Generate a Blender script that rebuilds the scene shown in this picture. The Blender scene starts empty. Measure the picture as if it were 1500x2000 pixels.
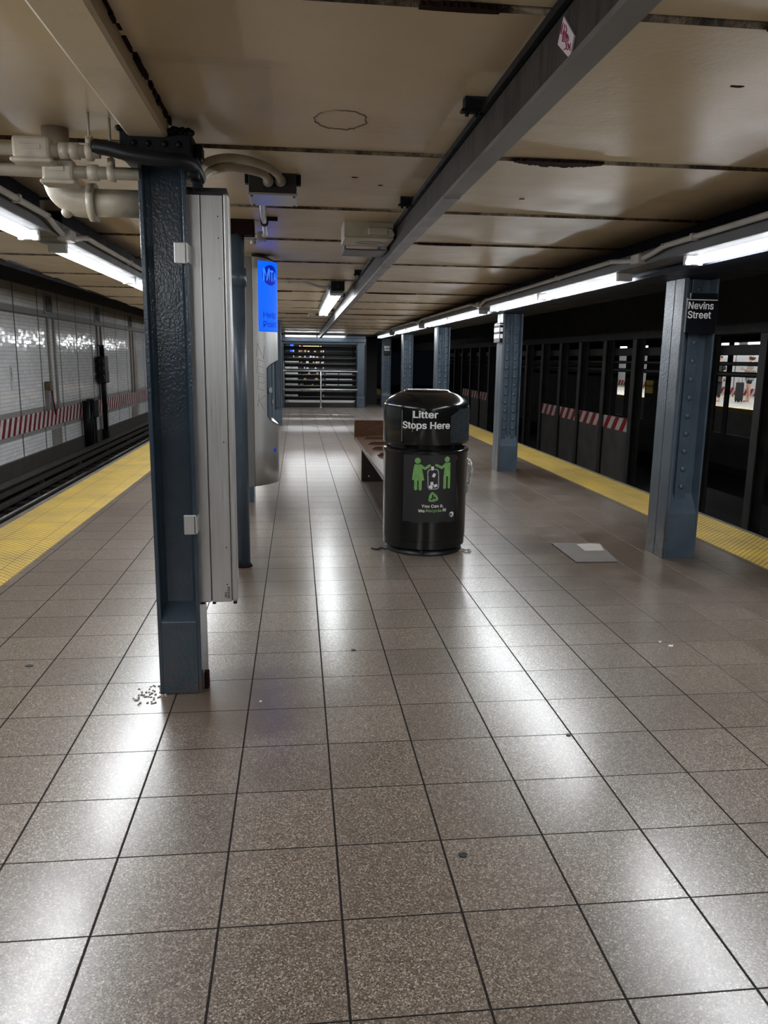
import bpy, bmesh, json, math, random
from mathutils import Vector, Matrix
from mathutils.geometry import tessellate_polygon
random.seed(7)
D = bpy.data
SC = bpy.context.scene
COL = SC.collection
PI = math.pi

# ------------------------------------------------------------------ camera, world, exposure
EYE = 1.402
pitch, yaw, roll, FPX = 0.194401184, 0.112118182, 0.0139979147, 1521.086
fwd = Vector((math.sin(yaw) * math.cos(pitch), math.cos(yaw) * math.cos(pitch), -math.sin(pitch)))
rgt = Vector((math.cos(yaw), -math.sin(yaw), 0))
upv = rgt.cross(fwd)
r2 = math.cos(roll) * rgt + math.sin(roll) * upv
u2 = -math.sin(roll) * rgt + math.cos(roll) * upv
cam_d = D.cameras.new('camera')
cam = D.objects.new('camera', cam_d)
COL.objects.link(cam)
cam.matrix_world = Matrix(((r2.x, u2.x, -fwd.x, 0), (r2.y, u2.y, -fwd.y, 0), (r2.z, u2.z, -fwd.z, EYE), (0, 0, 0, 1)))
cam_d.sensor_fit = 'VERTICAL'
cam_d.sensor_height = 24.0
cam_d.lens = 24.0 * FPX / 2000.0
cam_d.clip_start = 0.05
cam_d.clip_end = 300
SC.camera = cam

wd = D.worlds.new('world')
SC.world = wd
wd.use_nodes = True
wd.node_tree.nodes['Background'].inputs[0].default_value = (0.004, 0.005, 0.008, 1)
wd.node_tree.nodes['Background'].inputs[1].default_value = 0.3

SC.view_settings.view_transform = 'Standard'
SC.view_settings.look = 'None'
SC.view_settings.exposure = 0.2
SC.view_settings.gamma = 1.0
SC.view_settings.use_curve_mapping = False
SC.cycles.max_bounces = 8
SC.cycles.diffuse_bounces = 5
SC.cycles.sample_clamp_indirect = 25.0
SC.cycles.use_light_tree = True

TUBE = 118.0          # radiance of the fluorescent tubes
TUBE_FAR = 70.0       # tubes on the platform across the tracks

# ------------------------------------------------------------------ material helpers
class NT:
    def __init__(s, name):
        s.mat = D.materials.new(name)
        s.mat.use_nodes = True
        s.t = s.mat.node_tree
        s.bsdf = s.t.nodes['Principled BSDF']
        s._pos = None
    def node(s, typ, **kw):
        n = s.t.nodes.new(typ)
        for k, v in kw.items():
            setattr(n, k, v)
        return n
    def put(s, sock, v):
        if isinstance(v, (int, float)):
            if sock.type == 'RGBA':
                sock.default_value = (v, v, v, 1)
            elif sock.type == 'VECTOR':
                sock.default_value = (v, v, v)
            else:
                sock.default_value = v
        elif isinstance(v, (tuple, list)):
            sock.default_value = tuple(v) + ((1,) if sock.type == 'RGBA' and len(v) == 3 else ())
        else:
            s.t.links.new(v, sock)
    def m(s, op, a, b=0.0, c=0.0, clamp=False):
        n = s.node('ShaderNodeMath', operation=op, use_clamp=clamp)
        s.put(n.inputs[0], a); s.put(n.inputs[1], b); s.put(n.inputs[2], c)
        return n.outputs[0]
    def pos(s):
        if s._pos is None:
            g = s.node('ShaderNodeTexCoord')
            x = s.node('ShaderNodeSeparateXYZ')
            s.t.links.new(g.outputs['Object'], x.inputs[0])
            s._pos = (x.outputs[0], x.outputs[1], x.outputs[2], g.outputs['Object'])
        return s._pos
    def vec(s, x, y, z):
        n = s.node('ShaderNodeCombineXYZ')
        s.put(n.inputs[0], x); s.put(n.inputs[1], y); s.put(n.inputs[2], z)
        return n.outputs[0]
    def noise(s, scale, detail=4, rough=0.55, vec=None, dist=0.0):
        n = s.node('ShaderNodeTexNoise')
        s.put(n.inputs['Vector'], vec if vec is not None else s.pos()[3])
        n.inputs['Scale'].default_value = scale
        n.inputs['Detail'].default_value = detail
        n.inputs['Roughness'].default_value = rough
        n.inputs['Distortion'].default_value = dist
        return n.outputs[0]
    def scaled(s, sx, sy, sz):
        n = s.node('ShaderNodeVectorMath', operation='MULTIPLY')
        s.put(n.inputs[0], s.pos()[3]); n.inputs[1].default_value = (sx, sy, sz)
        return n.outputs[0]
    def voro(s, scale, feature='F1', vec=None, out='Color'):
        n = s.node('ShaderNodeTexVoronoi', feature=feature)
        s.put(n.inputs['Vector'], vec if vec is not None else s.pos()[3])
        n.inputs['Scale'].default_value = scale
        return n.outputs[out]
    def white(s, vec):
        n = s.node('ShaderNodeTexWhiteNoise', noise_dimensions='3D')
        s.put(n.inputs['Vector'], vec)
        return n.outputs['Value'], n.outputs['Color']
    def sep(s, col):
        n = s.node('ShaderNodeSeparateColor')
        s.put(n.inputs[0], col)
        return n.outputs
    def ramp(s, fac, stops, interp='LINEAR'):
        n = s.node('ShaderNodeValToRGB')
        n.color_ramp.interpolation = interp
        e = n.color_ramp.elements
        while len(e) < len(stops):
            e.new(0.5)
        for el, (p, c) in zip(e, stops):
            el.position = p
            el.color = (c, c, c, 1) if isinstance(c, (int, float)) else tuple(c) + (1,)
        s.put(n.inputs[0], fac)
        return n.outputs[0]
    def mix(s, f, a, b, blend='MIX'):
        n = s.node('ShaderNodeMix', data_type='RGBA', blend_type=blend)
        s.put(n.inputs[0], f); s.put(n.inputs[6], a); s.put(n.inputs[7], b)
        return n.outputs[2]
    def smooth(s, x, lo, hi):
        n = s.node('ShaderNodeMapRange', interpolation_type='SMOOTHSTEP')
        s.put(n.inputs[0], x)
        n.inputs[1].default_value = lo; n.inputs[2].default_value = hi
        return n.outputs[0]
    def bump(s, h, strength=0.3, dist=0.01, normal=None):
        n = s.node('ShaderNodeBump')
        n.inputs['Strength'].default_value = strength
        n.inputs['Distance'].default_value = dist
        s.put(n.inputs['Height'], h)
        if normal is not None:
            s.put(n.inputs['Normal'], normal)
        return n.outputs[0]
    def out(s, base=None, rough=None, metal=None, normal=None, emit=None, estr=None, spec=None):
        b = s.bsdf.inputs
        if base is not None: s.put(b['Base Color'], base)
        if rough is not None: s.put(b['Roughness'], rough)
        if metal is not None: s.put(b['Metallic'], metal)
        if normal is not None: s.put(b['Normal'], normal)
        if emit is not None: s.put(b['Emission Color'], emit)
        if estr is not None: s.put(b['Emission Strength'], estr)
        if spec is not None: s.put(b['Specular IOR Level'], spec)
        return s.mat

def paint(name, col, rough=0.4, wear=0.25, scale=6, bump=0.15, bscale=60, metal=0.0, spec=0.5):
    n = NT(name)
    a = n.noise(scale, 5, 0.6)
    f = n.ramp(a, [(0.3, 1 - wear), (0.7, 1 + wear * 0.4)])
    c = n.mix(1.0, col, f, 'MULTIPLY')
    nb = n.bump(n.noise(bscale, 4, 0.6), bump, 0.004) if bump else None
    return n.out(c, n.ramp(n.noise(scale * 2, 3), [(0.3, max(0.02, rough - 0.08)), (0.7, rough + 0.08)]), metal, nb, spec=spec)

def plain(name, col, rough=0.5, metal=0.0, spec=0.5):
    n = NT(name)
    return n.out(col, rough, metal, spec=spec)

def emitter(name, col, strength):
    n = NT(name)
    return n.out((0.02, 0.02, 0.02), 0.6, 0, emit=col, estr=strength, spec=0.15)

# --- platform tiles
def make_floor_mat():
    n = NT('terrazzo_tile')
    x, y, z, p = n.pos()
    T, TY = 0.31, 0.3086
    u = n.m('DIVIDE', n.m('SUBTRACT', x, 0.104), T)
    v = n.m('DIVIDE', n.m('SUBTRACT', y, 1.433), TY)
    du = n.m('ABSOLUTE', n.m('SUBTRACT', n.m('FRACT', n.m('ADD', u, 0.5)), 0.5))
    dv = n.m('ABSOLUTE', n.m('SUBTRACT', n.m('FRACT', n.m('ADD', v, 0.5)), 0.5))
    gu = n.m('SUBTRACT', 1.0, n.smooth(du, 0.0085, 0.0125))
    gv = n.m('SUBTRACT', 1.0, n.smooth(dv, 0.0055, 0.0090))
    grout = n.m('MAXIMUM', gu, gv)
    rv, rc = n.white(n.vec(n.m('FLOOR', u), n.m('FLOOR', v), 0.0))
    sp = n.sep(n.voro(300))[0]
    sp2 = n.sep(n.voro(150, vec=n.scaled(1.0, 1.0, 1.0)))[1]
    chips = n.ramp(sp, [(0.0, (0.050, 0.036, 0.028)), (0.28, (0.145, 0.110, 0.086)), (0.60, (0.255, 0.202, 0.160)), (0.85, (0.39, 0.318, 0.255)), (0.96, (0.60, 0.52, 0.44))])
    chips = n.mix(n.ramp(sp2, [(0.55, 0.0), (0.9, 0.55)]), chips, (0.13, 0.102, 0.085))
    tilev = n.ramp(rv, [(0.0, 0.74), (1.0, 0.97)])
    c = n.mix(1.0, chips, tilev, 'MULTIPLY')
    # wear and dirt
    big = n.noise(0.8, 2, 0.5)
    c = n.mix(n.ramp(big, [(0.40, 0.0), (0.72, 0.35)]), c, (0.085, 0.062, 0.045))
    # brown rust seepage round the feet of the columns
    stain = None
    for (sx, sy, rr) in ((-0.30, 3.02, 0.62), (2.60, 5.4, 1.7), (2.66, 9.7, 1.8), (-0.40, 7.3, 0.9), (1.9, 8.0, 1.1), (-0.1, 5.0, 0.7)):
        ddx = n.m('SUBTRACT', x, sx); ddy = n.m('SUBTRACT', y, sy)
        d = n.m('SQRT', n.m('ADD', n.m('MULTIPLY', ddx, ddx), n.m('MULTIPLY', ddy, ddy)))
        d = n.m('ADD', d, n.m('MULTIPLY', n.m('SUBTRACT', n.noise(3.5, 2, 0.5), 0.5), rr * 1.2))
        s_ = n.m('SUBTRACT', 1.0, n.smooth(d, rr * 0.1, rr))
        stain = s_ if stain is None else n.m('MAXIMUM', stain, s_)
    c = n.mix(n.m('MULTIPLY', stain, 0.82), c, (0.075, 0.046, 0.026))
    oldg = n.smooth(x, 1.5, 2.2)                       # paler, sanded grout beside the right edge
    gcol = n.mix(oldg, (0.012, 0.009, 0.009), (0.11, 0.095, 0.08))
    c = n.mix(n.m('MULTIPLY', grout, 0.95), c, gcol)
    rgh = 0.285
    rgh = n.m('ADD', rgh, n.m('MULTIPLY', grout, 0.4))
    hb = n.m('SUBTRACT', 0.0, grout)
    tilt = n.m('ADD', n.m('MULTIPLY', n.m('SUBTRACT', n.m('FRACT', u), 0.5), n.m('SUBTRACT', n.sep(rc)[0], 0.5)),
               n.m('MULTIPLY', n.m('SUBTRACT', n.m('FRACT', v), 0.5), n.m('SUBTRACT', n.sep(rc)[1], 0.5)))
    hb = n.m('ADD', hb, n.m('MULTIPLY', tilt, 1.0))
    n.put(n.bsdf.inputs['Coat Weight'], n.m('MULTIPLY', n.m('SUBTRACT', 1.0, grout), 0.36))
    n.put(n.bsdf.inputs['Coat Roughness'], 0.19)
    return n.out(c, rgh, 0, n.bump(hb, 0.5, 0.003), spec=n.m('SUBTRACT', 1.0, n.m('MULTIPLY', grout, 0.9)))
M_FLOOR = make_floor_mat()

def make_tactile_mat():
    n = NT('yellow_tactile')
    x, y, z, p = n.pos()
    P = 0.036
    fu = n.m('SUBTRACT', n.m('FRACT', n.m('DIVIDE', n.m('ADD', x, y), P * 1.414)), 0.5)
    fv = n.m('SUBTRACT', n.m('FRACT', n.m('DIVIDE', n.m('SUBTRACT', x, y), P * 1.414)), 0.5)
    d = n.m('SQRT', n.m('ADD', n.m('MULTIPLY', fu, fu), n.m('MULTIPLY', fv, fv)))
    dome = n.m('SUBTRACT', 1.0, n.smooth(d, 0.18, 0.40))
    ju = n.m('ABSOLUTE', n.m('SUBTRACT', n.m('FRACT', n.m('DIVIDE', n.m('SUBTRACT', x, 3.24), 0.305)), 0.5))
    jv = n.m('ABSOLUTE', n.m('SUBTRACT', n.m('FRACT', n.m('DIVIDE', y, 0.61)), 0.5))
    joint = n.m('MAXIMUM', n.smooth(ju, 0.480, 0.492), n.smooth(jv, 0.490, 0.497))
    dirt = n.noise(2.2, 6, 0.65)
    top = n.mix(n.ramp(dirt, [(0.35, 0.0), (0.75, 0.8)]), (0.92, 0.66, 0.16), (0.74, 0.54, 0.20))
    low = n.mix(n.ramp(dirt, [(0.3, 0.0), (0.7, 1.0)]), (0.60, 0.40, 0.06), (0.32, 0.22, 0.07))
    c = n.mix(dome, low, top)
    c = n.mix(n.ramp(n.noise(1.1, 4, 0.7, dist=0.6), [(0.64, 0.0), (0.72, 0.55)]), c, (0.30, 0.22, 0.10))
    c = n.mix(n.m('MULTIPLY', joint, 0.7), c, (0.12, 0.08, 0.03))
    return n.out(c, 0.42, 0, n.bump(dome, 0.9, 0.006))
M_TACT = make_tactile_mat()

def make_ceiling_mat(name, base, dirtc=(0.16, 0.11, 0.06)):
    n = NT(name)
    x, y, z, p = n.pos()
    a = n.noise(1.1, 5, 0.6)
    c = n.mix(n.ramp(a, [(0.3, 0.0), (0.75, 0.55)]), base, tuple(v * 0.74 for v in base))
    st = n.noise(1.0, 6, 0.7, vec=n.scaled(0.6, 3.0, 1))
    c = n.mix(n.ramp(st, [(0.58, 0.0), (0.75, 0.45)]), c, dirtc)
    fl = n.noise(14, 6, 0.75)
    c = n.mix(n.ramp(fl, [(0.735, 0.0), (0.76, 0.8)], ), c, (0.07, 0.045, 0.03))
    h = n.m('ADD', n.m('MULTIPLY', n.noise(45, 3, 0.6), 0.35), n.noise(7, 5, 0.6))
    return n.out(c, n.ramp(n.noise(4, 4), [(0.3, 0.28), (0.7, 0.42)]), 0, n.bump(h, 0.16, 0.012), spec=0.35)
M_CEIL = make_ceiling_mat('cream_ceiling_paint', (0.50, 0.390, 0.248))
M_HAUNCH = make_ceiling_mat('cream_beam_paint', (0.50, 0.41, 0.29), (0.25, 0.19, 0.12))

def make_joint_mat():
    n = NT('rusty_joint')
    x, y, z, p = n.pos()
    a = n.noise(9, 6, 0.75)
    c = n.ramp(a, [(0.40, (0.26, 0.205, 0.14)), (0.52, (0.10, 0.070, 0.045)), (0.62, (0.018, 0.011, 0.008))])
    return n.out(c, 0.7, 0, n.bump(a, 0.8, 0.02))
M_JOINT = make_joint_mat()

def make_wall_tile_mat():
    n = NT('white_wall_tile')
    x, y, z, p = n.pos()
    TW, TH = 0.152, 0.076
    row = n.m('FLOOR', n.m('DIVIDE', z, TH))
    u = n.m('DIVIDE', y, TW); v = n.m('DIVIDE', z, TH)
    fu = n.m('FRACT', u); fv = n.m('FRACT', v)
    du = n.m('ABSOLUTE', n.m('SUBTRACT', fu, 0.5)); dv = n.m('ABSOLUTE', n.m('SUBTRACT', fv, 0.5))
    g = n.m('MAXIMUM', n.m('MULTIPLY', n.smooth(du, 0.478, 0.495), 0.35), n.smooth(dv, 0.44, 0.49))
    rv, rc = n.white(n.vec(n.m('FLOOR', u), row, 3.0))
    s = n.sep(rc)
    c = n.mix(rv, (0.78, 0.78, 0.80), (0.88, 0.88, 0.89))
    dirt = n.noise(0.5, 5, 0.6)
    c = n.mix(n.ramp(dirt, [(0.4, 0.0), (0.8, 0.30)]), c, (0.42, 0.40, 0.38))
    rust = n.smooth(n.m('ABSOLUTE', n.m('SUBTRACT', y, 28.2)), 1.0, 0.1)
    c = n.mix(n.m('MULTIPLY', n.m('MULTIPLY', rust, n.smooth(z, 2.3, 1.2)), 0.6), c, (0.48, 0.26, 0.09))
    c = n.mix(n.m('MULTIPLY', g, 0.75), c, (0.10, 0.10, 0.10))
    # cement bands of the frieze and the sill
    band = n.m('MAXIMUM', n.smooth(z, 2.60, 2.63), n.m('MULTIPLY', n.smooth(z, 2.21, 2.23), n.smooth(z, 2.36, 2.34)))
    band = n.m('MAXIMUM', band, n.m('MULTIPLY', n.smooth(z, -0.31, -0.29), n.smooth(z, 0.27, 0.25)))
    c = n.mix(band, c, n.mix(n.noise(3, 5), (0.20, 0.19, 0.18), (0.30, 0.29, 0.28)))
    c = n.mix(n.smooth(z, 2.78, 2.80), c, (0.016, 0.019, 0.036))
    ds = n.m('ABSOLUTE', n.m('SUBTRACT', n.m('FRACT', n.m('ADD', n.m('DIVIDE', n.m('SUBTRACT', y, 18.18), 1.483), 0.5)), 0.5))
    seam = n.m('SUBTRACT', 1.0, n.smooth(ds, 0.020, 0.028))
    hl = n.m('SUBTRACT', 1.0, n.smooth(n.m('ABSOLUTE', n.m('SUBTRACT', z, 2.21)), 0.016, 0.024))
    seam = n.m('MULTIPLY', n.m('MAXIMUM', seam, hl), n.smooth(z, 2.79, 2.77))
    c = n.mix(n.m('MULTIPLY', seam, 0.92), c, (0.035, 0.033, 0.032))
    h = n.m('ADD', n.m('MULTIPLY', n.m('SUBTRACT', fu, 0.5), n.m('SUBTRACT', s[0], 0.5)), n.m('MULTIPLY', n.m('SUBTRACT', fv, 0.5), n.m('SUBTRACT', s[1], 0.5)))
    h = n.m('SUBTRACT', h, n.m('MULTIPLY', g, 0.3))
    rough = n.m('MAXIMUM', 0.10, n.m('MULTIPLY', n.m('MAXIMUM', band, seam), 0.6))
    return n.out(c, rough, 0, n.bump(h, 0.6, 0.006))
M_WTILE = make_wall_tile_mat()

def make_stripe_mat(name, period=0.30, red=(0.20, 0.010, 0.014), white=(0.66, 0.62, 0.62), slope=0.55):
    n = NT(name)
    x, y, z, p = n.pos()
    q = n.m('FRACT', n.m('DIVIDE', n.m('ADD', y, n.m('MULTIPLY', z, -slope)), period))
    s = n.m('GREATER_THAN', q, 0.5)
    c = n.mix(s, red, white)
    hl = n.m('SUBTRACT', 1.0, n.smooth(n.m('ABSOLUTE', n.m('SUBTRACT', n.m('FRACT', n.m('DIVIDE', z, 0.16)), 0.5)), 0.02, 0.04))
    c = n.mix(n.m('MULTIPLY', hl, 0.2), c, (0.1, 0.08, 0.08))
    c = n.mix(n.ramp(n.noise(2.5, 5), [(0.45, 0.0), (0.8, 0.5)]), c, (0.10, 0.07, 0.06))
    return n.out(c, 0.35)
M_STRIPE = make_stripe_mat('red_white_stripes')
M_STRIPE2 = make_stripe_mat('dusty_red_white_stripes', 0.44, (0.30, 0.02, 0.02), (0.62, 0.54, 0.50), -0.8)

M_SLATE = paint('slate_blue_paint', (0.058, 0.082, 0.110), 0.36, 0.30, 4, 0.35, 55)
def make_nearcol():
    n = NT('slate_blue_thick_paint')
    x, y, z, p = n.pos()
    a = n.noise(5, 5, 0.6)
    c = n.mix(n.ramp(a, [(0.3, 0.0), (0.75, 1.0)]), (0.022, 0.035, 0.050), (0.036, 0.054, 0.073))
    low = n.m('MULTIPLY', n.smooth(z, 0.35, 0.0), n.ramp(n.noise(9, 6, 0.7), [(0.5, 0.0), (0.62, 0.9)]))
    c = n.mix(low, c, (0.05, 0.032, 0.018))
    h = n.m('ADD', n.noise(105, 2, 0.5, vec=n.scaled(1, 1, 0.75)), n.m('MULTIPLY', n.noise(20, 2), 0.7))
    return n.out(c, n.ramp(n.noise(3, 4), [(0.3, 0.17), (0.7, 0.28)]), 0, n.bump(h, 0.22, 0.006))
M_NEARCOL = make_nearcol()
def make_flange():
    n = NT('slate_blue_flaking_paint')
    x, y, z, p = n.pos()
    a = n.noise(5, 5, 0.6)
    c = n.mix(n.ramp(a, [(0.3, 0.0), (0.75, 1.0)]), (0.055, 0.072, 0.090), (0.085, 0.108, 0.130))
    low = n.m('MULTIPLY', n.smooth(z, 0.5, 0.02), n.ramp(n.noise(16, 6, 0.7), [(0.42, 0.0), (0.55, 0.95)]))
    c = n.mix(low, c, (0.045, 0.034, 0.020))
    upb = n.smooth(z, 0.9, 1.3)
    h = n.m('MULTIPLY', n.noise(60, 4, 0.7), n.m('ADD', 0.25, n.m('MULTIPLY', upb, 0.9)))
    return n.out(c, 0.30, 0, n.bump(h, 0.7, 0.010))
M_FLANGE = make_flange()
M_NAVY = paint('navy_girder_paint', (0.012, 0.014, 0.027), 0.5, 0.35, 2.5, 0.2, 20, spec=0.12)
M_HOUSING = paint('grey_lamp_housing', (0.10, 0.10, 0.11), 0.45, 0.35, 4, 0.0)
M_PIPE = paint('cream_pipe_paint', (0.42, 0.37, 0.29), 0.42, 0.35, 7, 0.25, 40)
M_PIPEG = paint('grey_conduit_paint', (0.40, 0.385, 0.36), 0.4, 0.25, 7, 0.1, 40)
M_BLACKIRON = paint('black_iron', (0.005, 0.006, 0.008), 0.5, 0.4, 7, 0.4, 40, spec=0.2)
M_CABLE = paint('black_cable', (0.006, 0.007, 0.009), 0.45, 0.4, 9, 0.2, 50, spec=0.25)
M_TRAYSIDE = None
def make_trayside():
    n = NT('grimy_steel_side')
    x, y, z, p = n.pos()
    a = n.noise(3.0, 6, 0.7, vec=n.scaled(1, 2.0, 0.8), dist=1.2)
    st = n.noise(5, 6, 0.7, vec=n.scaled(1, 4, 0.4))
    c = n.ramp(a, [(0.35, (0.022, 0.018, 0.017)), (0.55, (0.048, 0.039, 0.035)), (0.70, (0.016, 0.010, 0.009))])
    c = n.mix(n.ramp(st, [(0.50, 0.0), (0.62, 0.7)]), c, (0.012, 0.010, 0.010))
    return n.out(c, 0.5, 0.0, n.bump(st, 0.2, 0.005), spec=0.15)
M_TRAYSIDE = make_trayside()
M_TRAYBOT = paint('grey_steel_cover', (0.16, 0.155, 0.155), 0.36, 0.35, 3, 0.05, 40, metal=0.3)
def make_alu(name, col, rough=0.33, sc=(40, 40, 1.2)):
    n = NT(name)
    g = n.noise(3, 6, 0.7, vec=n.scaled(*sc))
    c = n.mix(n.ramp(g, [(0.35, 0.0), (0.7, 1.0)]), tuple(v * 0.86 for v in col), col)
    d = n.noise(4, 6, 0.7)
    c = n.mix(n.ramp(d, [(0.60, 0.0), (0.76, 0.4)]), c, (0.20, 0.19, 0.18))
    return n.out(c, n.ramp(g, [(0.3, rough - 0.06), (0.7, rough + 0.08)]), 0.75, n.bump(g, 0.06, 0.002))
M_ALU = make_alu('brushed_aluminium', (0.62, 0.615, 0.61))
M_STEEL = make_alu('satin_stainless', (0.56, 0.55, 0.54), 0.42)
M_CHROME = plain('polished_rail', (0.80, 0.80, 0.81), 0.30, 0.55)
M_WOOD = None
def make_wood():
    n = NT('worn_brown_wood')
    g = n.noise(5, 6, 0.6, vec=n.scaled(9, 1.2, 9), dist=1.0)
    c = n.ramp(g, [(0.3, (0.030, 0.012, 0.006)), (0.55, (0.070, 0.028, 0.012)), (0.75, (0.13, 0.056, 0.022))])
    c = n.mix(n.ramp(n.noise(7, 6, 0.7), [(0.55, 0.0), (0.7, 0.7)]), c, (0.035, 0.014, 0.008))
    return n.out(c, 0.28, 0, n.bump(g, 0.25, 0.004))
M_WOOD = make_wood()
M_WOODDARK = paint('dark_bench_leg', (0.028, 0.018, 0.013), 0.45, 0.3, 5, 0.2, 30)
def make_binblack():
    n = NT('black_bin_enamel')
    x, y, z, p = n.pos()
    sc = n.noise(16, 7, 0.8, dist=0.7)
    c = n.mix(n.ramp(sc, [(0.62, 0.0), (0.70, 0.55)]), (0.0075, 0.0078, 0.0085), (0.028, 0.020, 0.018))
    rg = n.ramp(n.noise(6, 5, 0.7), [(0.3, 0.09), (0.75, 0.24)])
    return n.out(c, rg, 0, n.bump(n.noise(4, 3), 0.08, 0.02), spec=0.5)
M_BIN = make_binblack()
M_BINBASE = paint('scuffed_black_base', (0.012, 0.012, 0.013), 0.4, 0.4, 14, 0.4, 30)
M_LABEL = plain('charcoal_label', (0.020, 0.019, 0.021), 0.5)
M_GREEN = paint('green_print', (0.22, 0.46, 0.13), 0.5, 0.25, 30, 0)
M_WHITE = plain('white_print', (0.85, 0.85, 0.85), 0.5)
M_GREYP = plain('grey_print', (0.36, 0.35, 0.37), 0.5)
M_SIGNBLK = plain('black_sign_enamel', (0.008, 0.008, 0.011), 0.25)
M_BLACK = plain('matt_black', (0.008, 0.008, 0.009), 0.6)
M_TUNNEL = paint('sooty_tunnel', (0.018, 0.017, 0.018), 0.8, 0.5, 2, 0.4, 12)
M_TUNNELCOL = paint('sooty_steel', (0.042, 0.038, 0.034), 0.6, 0.5, 4, 0.3, 25)
M_TUNWALL = paint('dusty_low_wall', (0.075, 0.066, 0.060), 0.75, 0.4, 3, 0.4, 18)
M_BALLAST = paint('sooty_ballast', (0.020, 0.018, 0.017), 0.85, 0.6, 9, 1.0, 30)
M_TIE = paint('tarred_timber', (0.026, 0.021, 0.017), 0.7, 0.4, 6, 0.4, 30)
M_RAIL = plain('worn_rail_head', (0.55, 0.55, 0.56), 0.25, 1.0)
M_RAILSIDE = paint('rusty_rail_web', (0.035, 0.024, 0.018), 0.7, 0.4, 8, 0.3, 30)
M_COVER = paint('third_rail_board', (0.050, 0.045, 0.040), 0.6, 0.4, 6, 0.2, 20)
M_CURB = paint('sooty_curb', (0.038, 0.032, 0.028), 0.75, 0.4, 4, 0.4, 20)
M_EDGE = paint('concrete_edge', (0.16, 0.145, 0.125), 0.8, 0.4, 6, 0.4, 25)
M_WALLPIPE = paint('grey_wall_strip', (0.24, 0.225, 0.21), 0.5, 0.3, 3, 0.1, 20)
M_MOSAIC = paint('mosaic_frame', (0.26, 0.27, 0.29), 0.25, 0.3, 40, 0.1, 60)
M_MOSBLUE = paint('mosaic_blue', (0.055, 0.075, 0.11), 0.25, 0.3, 40, 0.1, 60)
M_SPEAK = paint('beige_enamel', (0.42, 0.375, 0.29), 0.4, 0.25, 5, 0.05, 30)
M_JBOX = paint('black_junction_box', (0.030, 0.030, 0.028), 0.42, 0.4, 10, 0.1, 40)
M_JBOXLID = plain('grey_box_lid', (0.40, 0.40, 0.41), 0.30, 0.4)
M_TUBE = emitter('fluorescent_tube', (0.93, 0.97, 1.0), 4.0)
M_TUBEFAR = emitter('distant_fluorescent_tube', (0.95, 0.98, 1.0), 4.0)
M_TUBE.cycles.emission_sampling = 'NONE'
M_TUBEFAR.cycles.emission_sampling = 'NONE'
M_SOCKET = plain('white_lamp_socket', (0.6, 0.6, 0.6), 0.4)
M_HELPSIDE = make_alu('help_point_silver', (0.58, 0.575, 0.56), 0.38)
M_HELPBACK = plain('help_point_back', (0.17, 0.165, 0.16), 0.4, 0.4)
M_BLUELIT = emitter('lit_blue_panel', (0.001, 0.120, 0.95), 1.0)
M_BLUETXT = emitter('dark_blue_lettering', (0.001, 0.016, 0.40), 0.9)
M_BLUETXT2 = emitter('light_blue_lettering', (0.03, 0.22, 1.0), 1.0)
M_RECESS = plain('recess_blue_grey', (0.10, 0.14, 0.18), 0.3)
M_DARKCAP = plain('dark_cap', (0.020, 0.020, 0.022), 0.4)
M_SCRATCH = plain('scratch_grey', (0.16, 0.155, 0.15), 0.6)
M_SLAT = plain('black_shutter_slat', (0.005, 0.005, 0.006), 0.6, 0, 0.15)
M_SLATEDGE = plain('shutter_bottom_bar', (0.62, 0.62, 0.61), 0.4, 0.3)
M_STICKER = plain('pale_sticker', (0.55, 0.48, 0.50), 0.5)
M_PINK = plain('crimson_marker', (0.26, 0.02, 0.07), 0.5)
M_RUST = paint('flaked_rust', (0.020, 0.009, 0.007), 0.9, 0.5, 30, 0.9, 60, spec=0.1)
M_PATCH = paint('grey_repair_slab', (0.095, 0.078, 0.066), 0.6, 0.3, 8, 0.3, 40)
M_CHIP = plain('pale_mortar', (0.30, 0.27, 0.24), 0.7)
M_GUM = plain('black_gum', (0.018, 0.018, 0.020), 0.5)
M_PAPER = plain('white_paper', (0.75, 0.74, 0.70), 0.7)
M_SKIN = plain('skin', (0.52, 0.29, 0.22), 0.5)
M_HAIR = plain('brown_hair', (0.060, 0.038, 0.024), 0.6)
M_SHIRT = paint('grey_shirt', (0.30, 0.30, 0.27), 0.8, 0.3, 14, 0)
M_SHORTS = plain('black_shorts', (0.012, 0.012, 0.014), 0.8)
M_SHOE = plain('tan_sandal', (0.45, 0.22, 0.12), 0.6)
M_FARFLOOR = paint('pale_far_platform', (0.36, 0.35, 0.33), 0.4, 0.2, 3, 0)
M_FAREDGE = paint('pale_yellow_edge', (0.52, 0.42, 0.19), 0.5, 0.2, 3, 0)
def make_farwall():
    n = NT('bright_white_tile')
    x, y, z, p = n.pos()
    s = n.m('SUBTRACT', 1.0, n.smooth(n.m('ABSOLUTE', n.m('SUBTRACT', n.m('FRACT', n.m('DIVIDE', y, 1.483)), 0.5)), 0.02, 0.03))
    return n.out(n.mix(s, (0.80, 0.80, 0.81), (0.06, 0.06, 0.06)), 0.2)
M_FARWALL = make_farwall()

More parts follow.
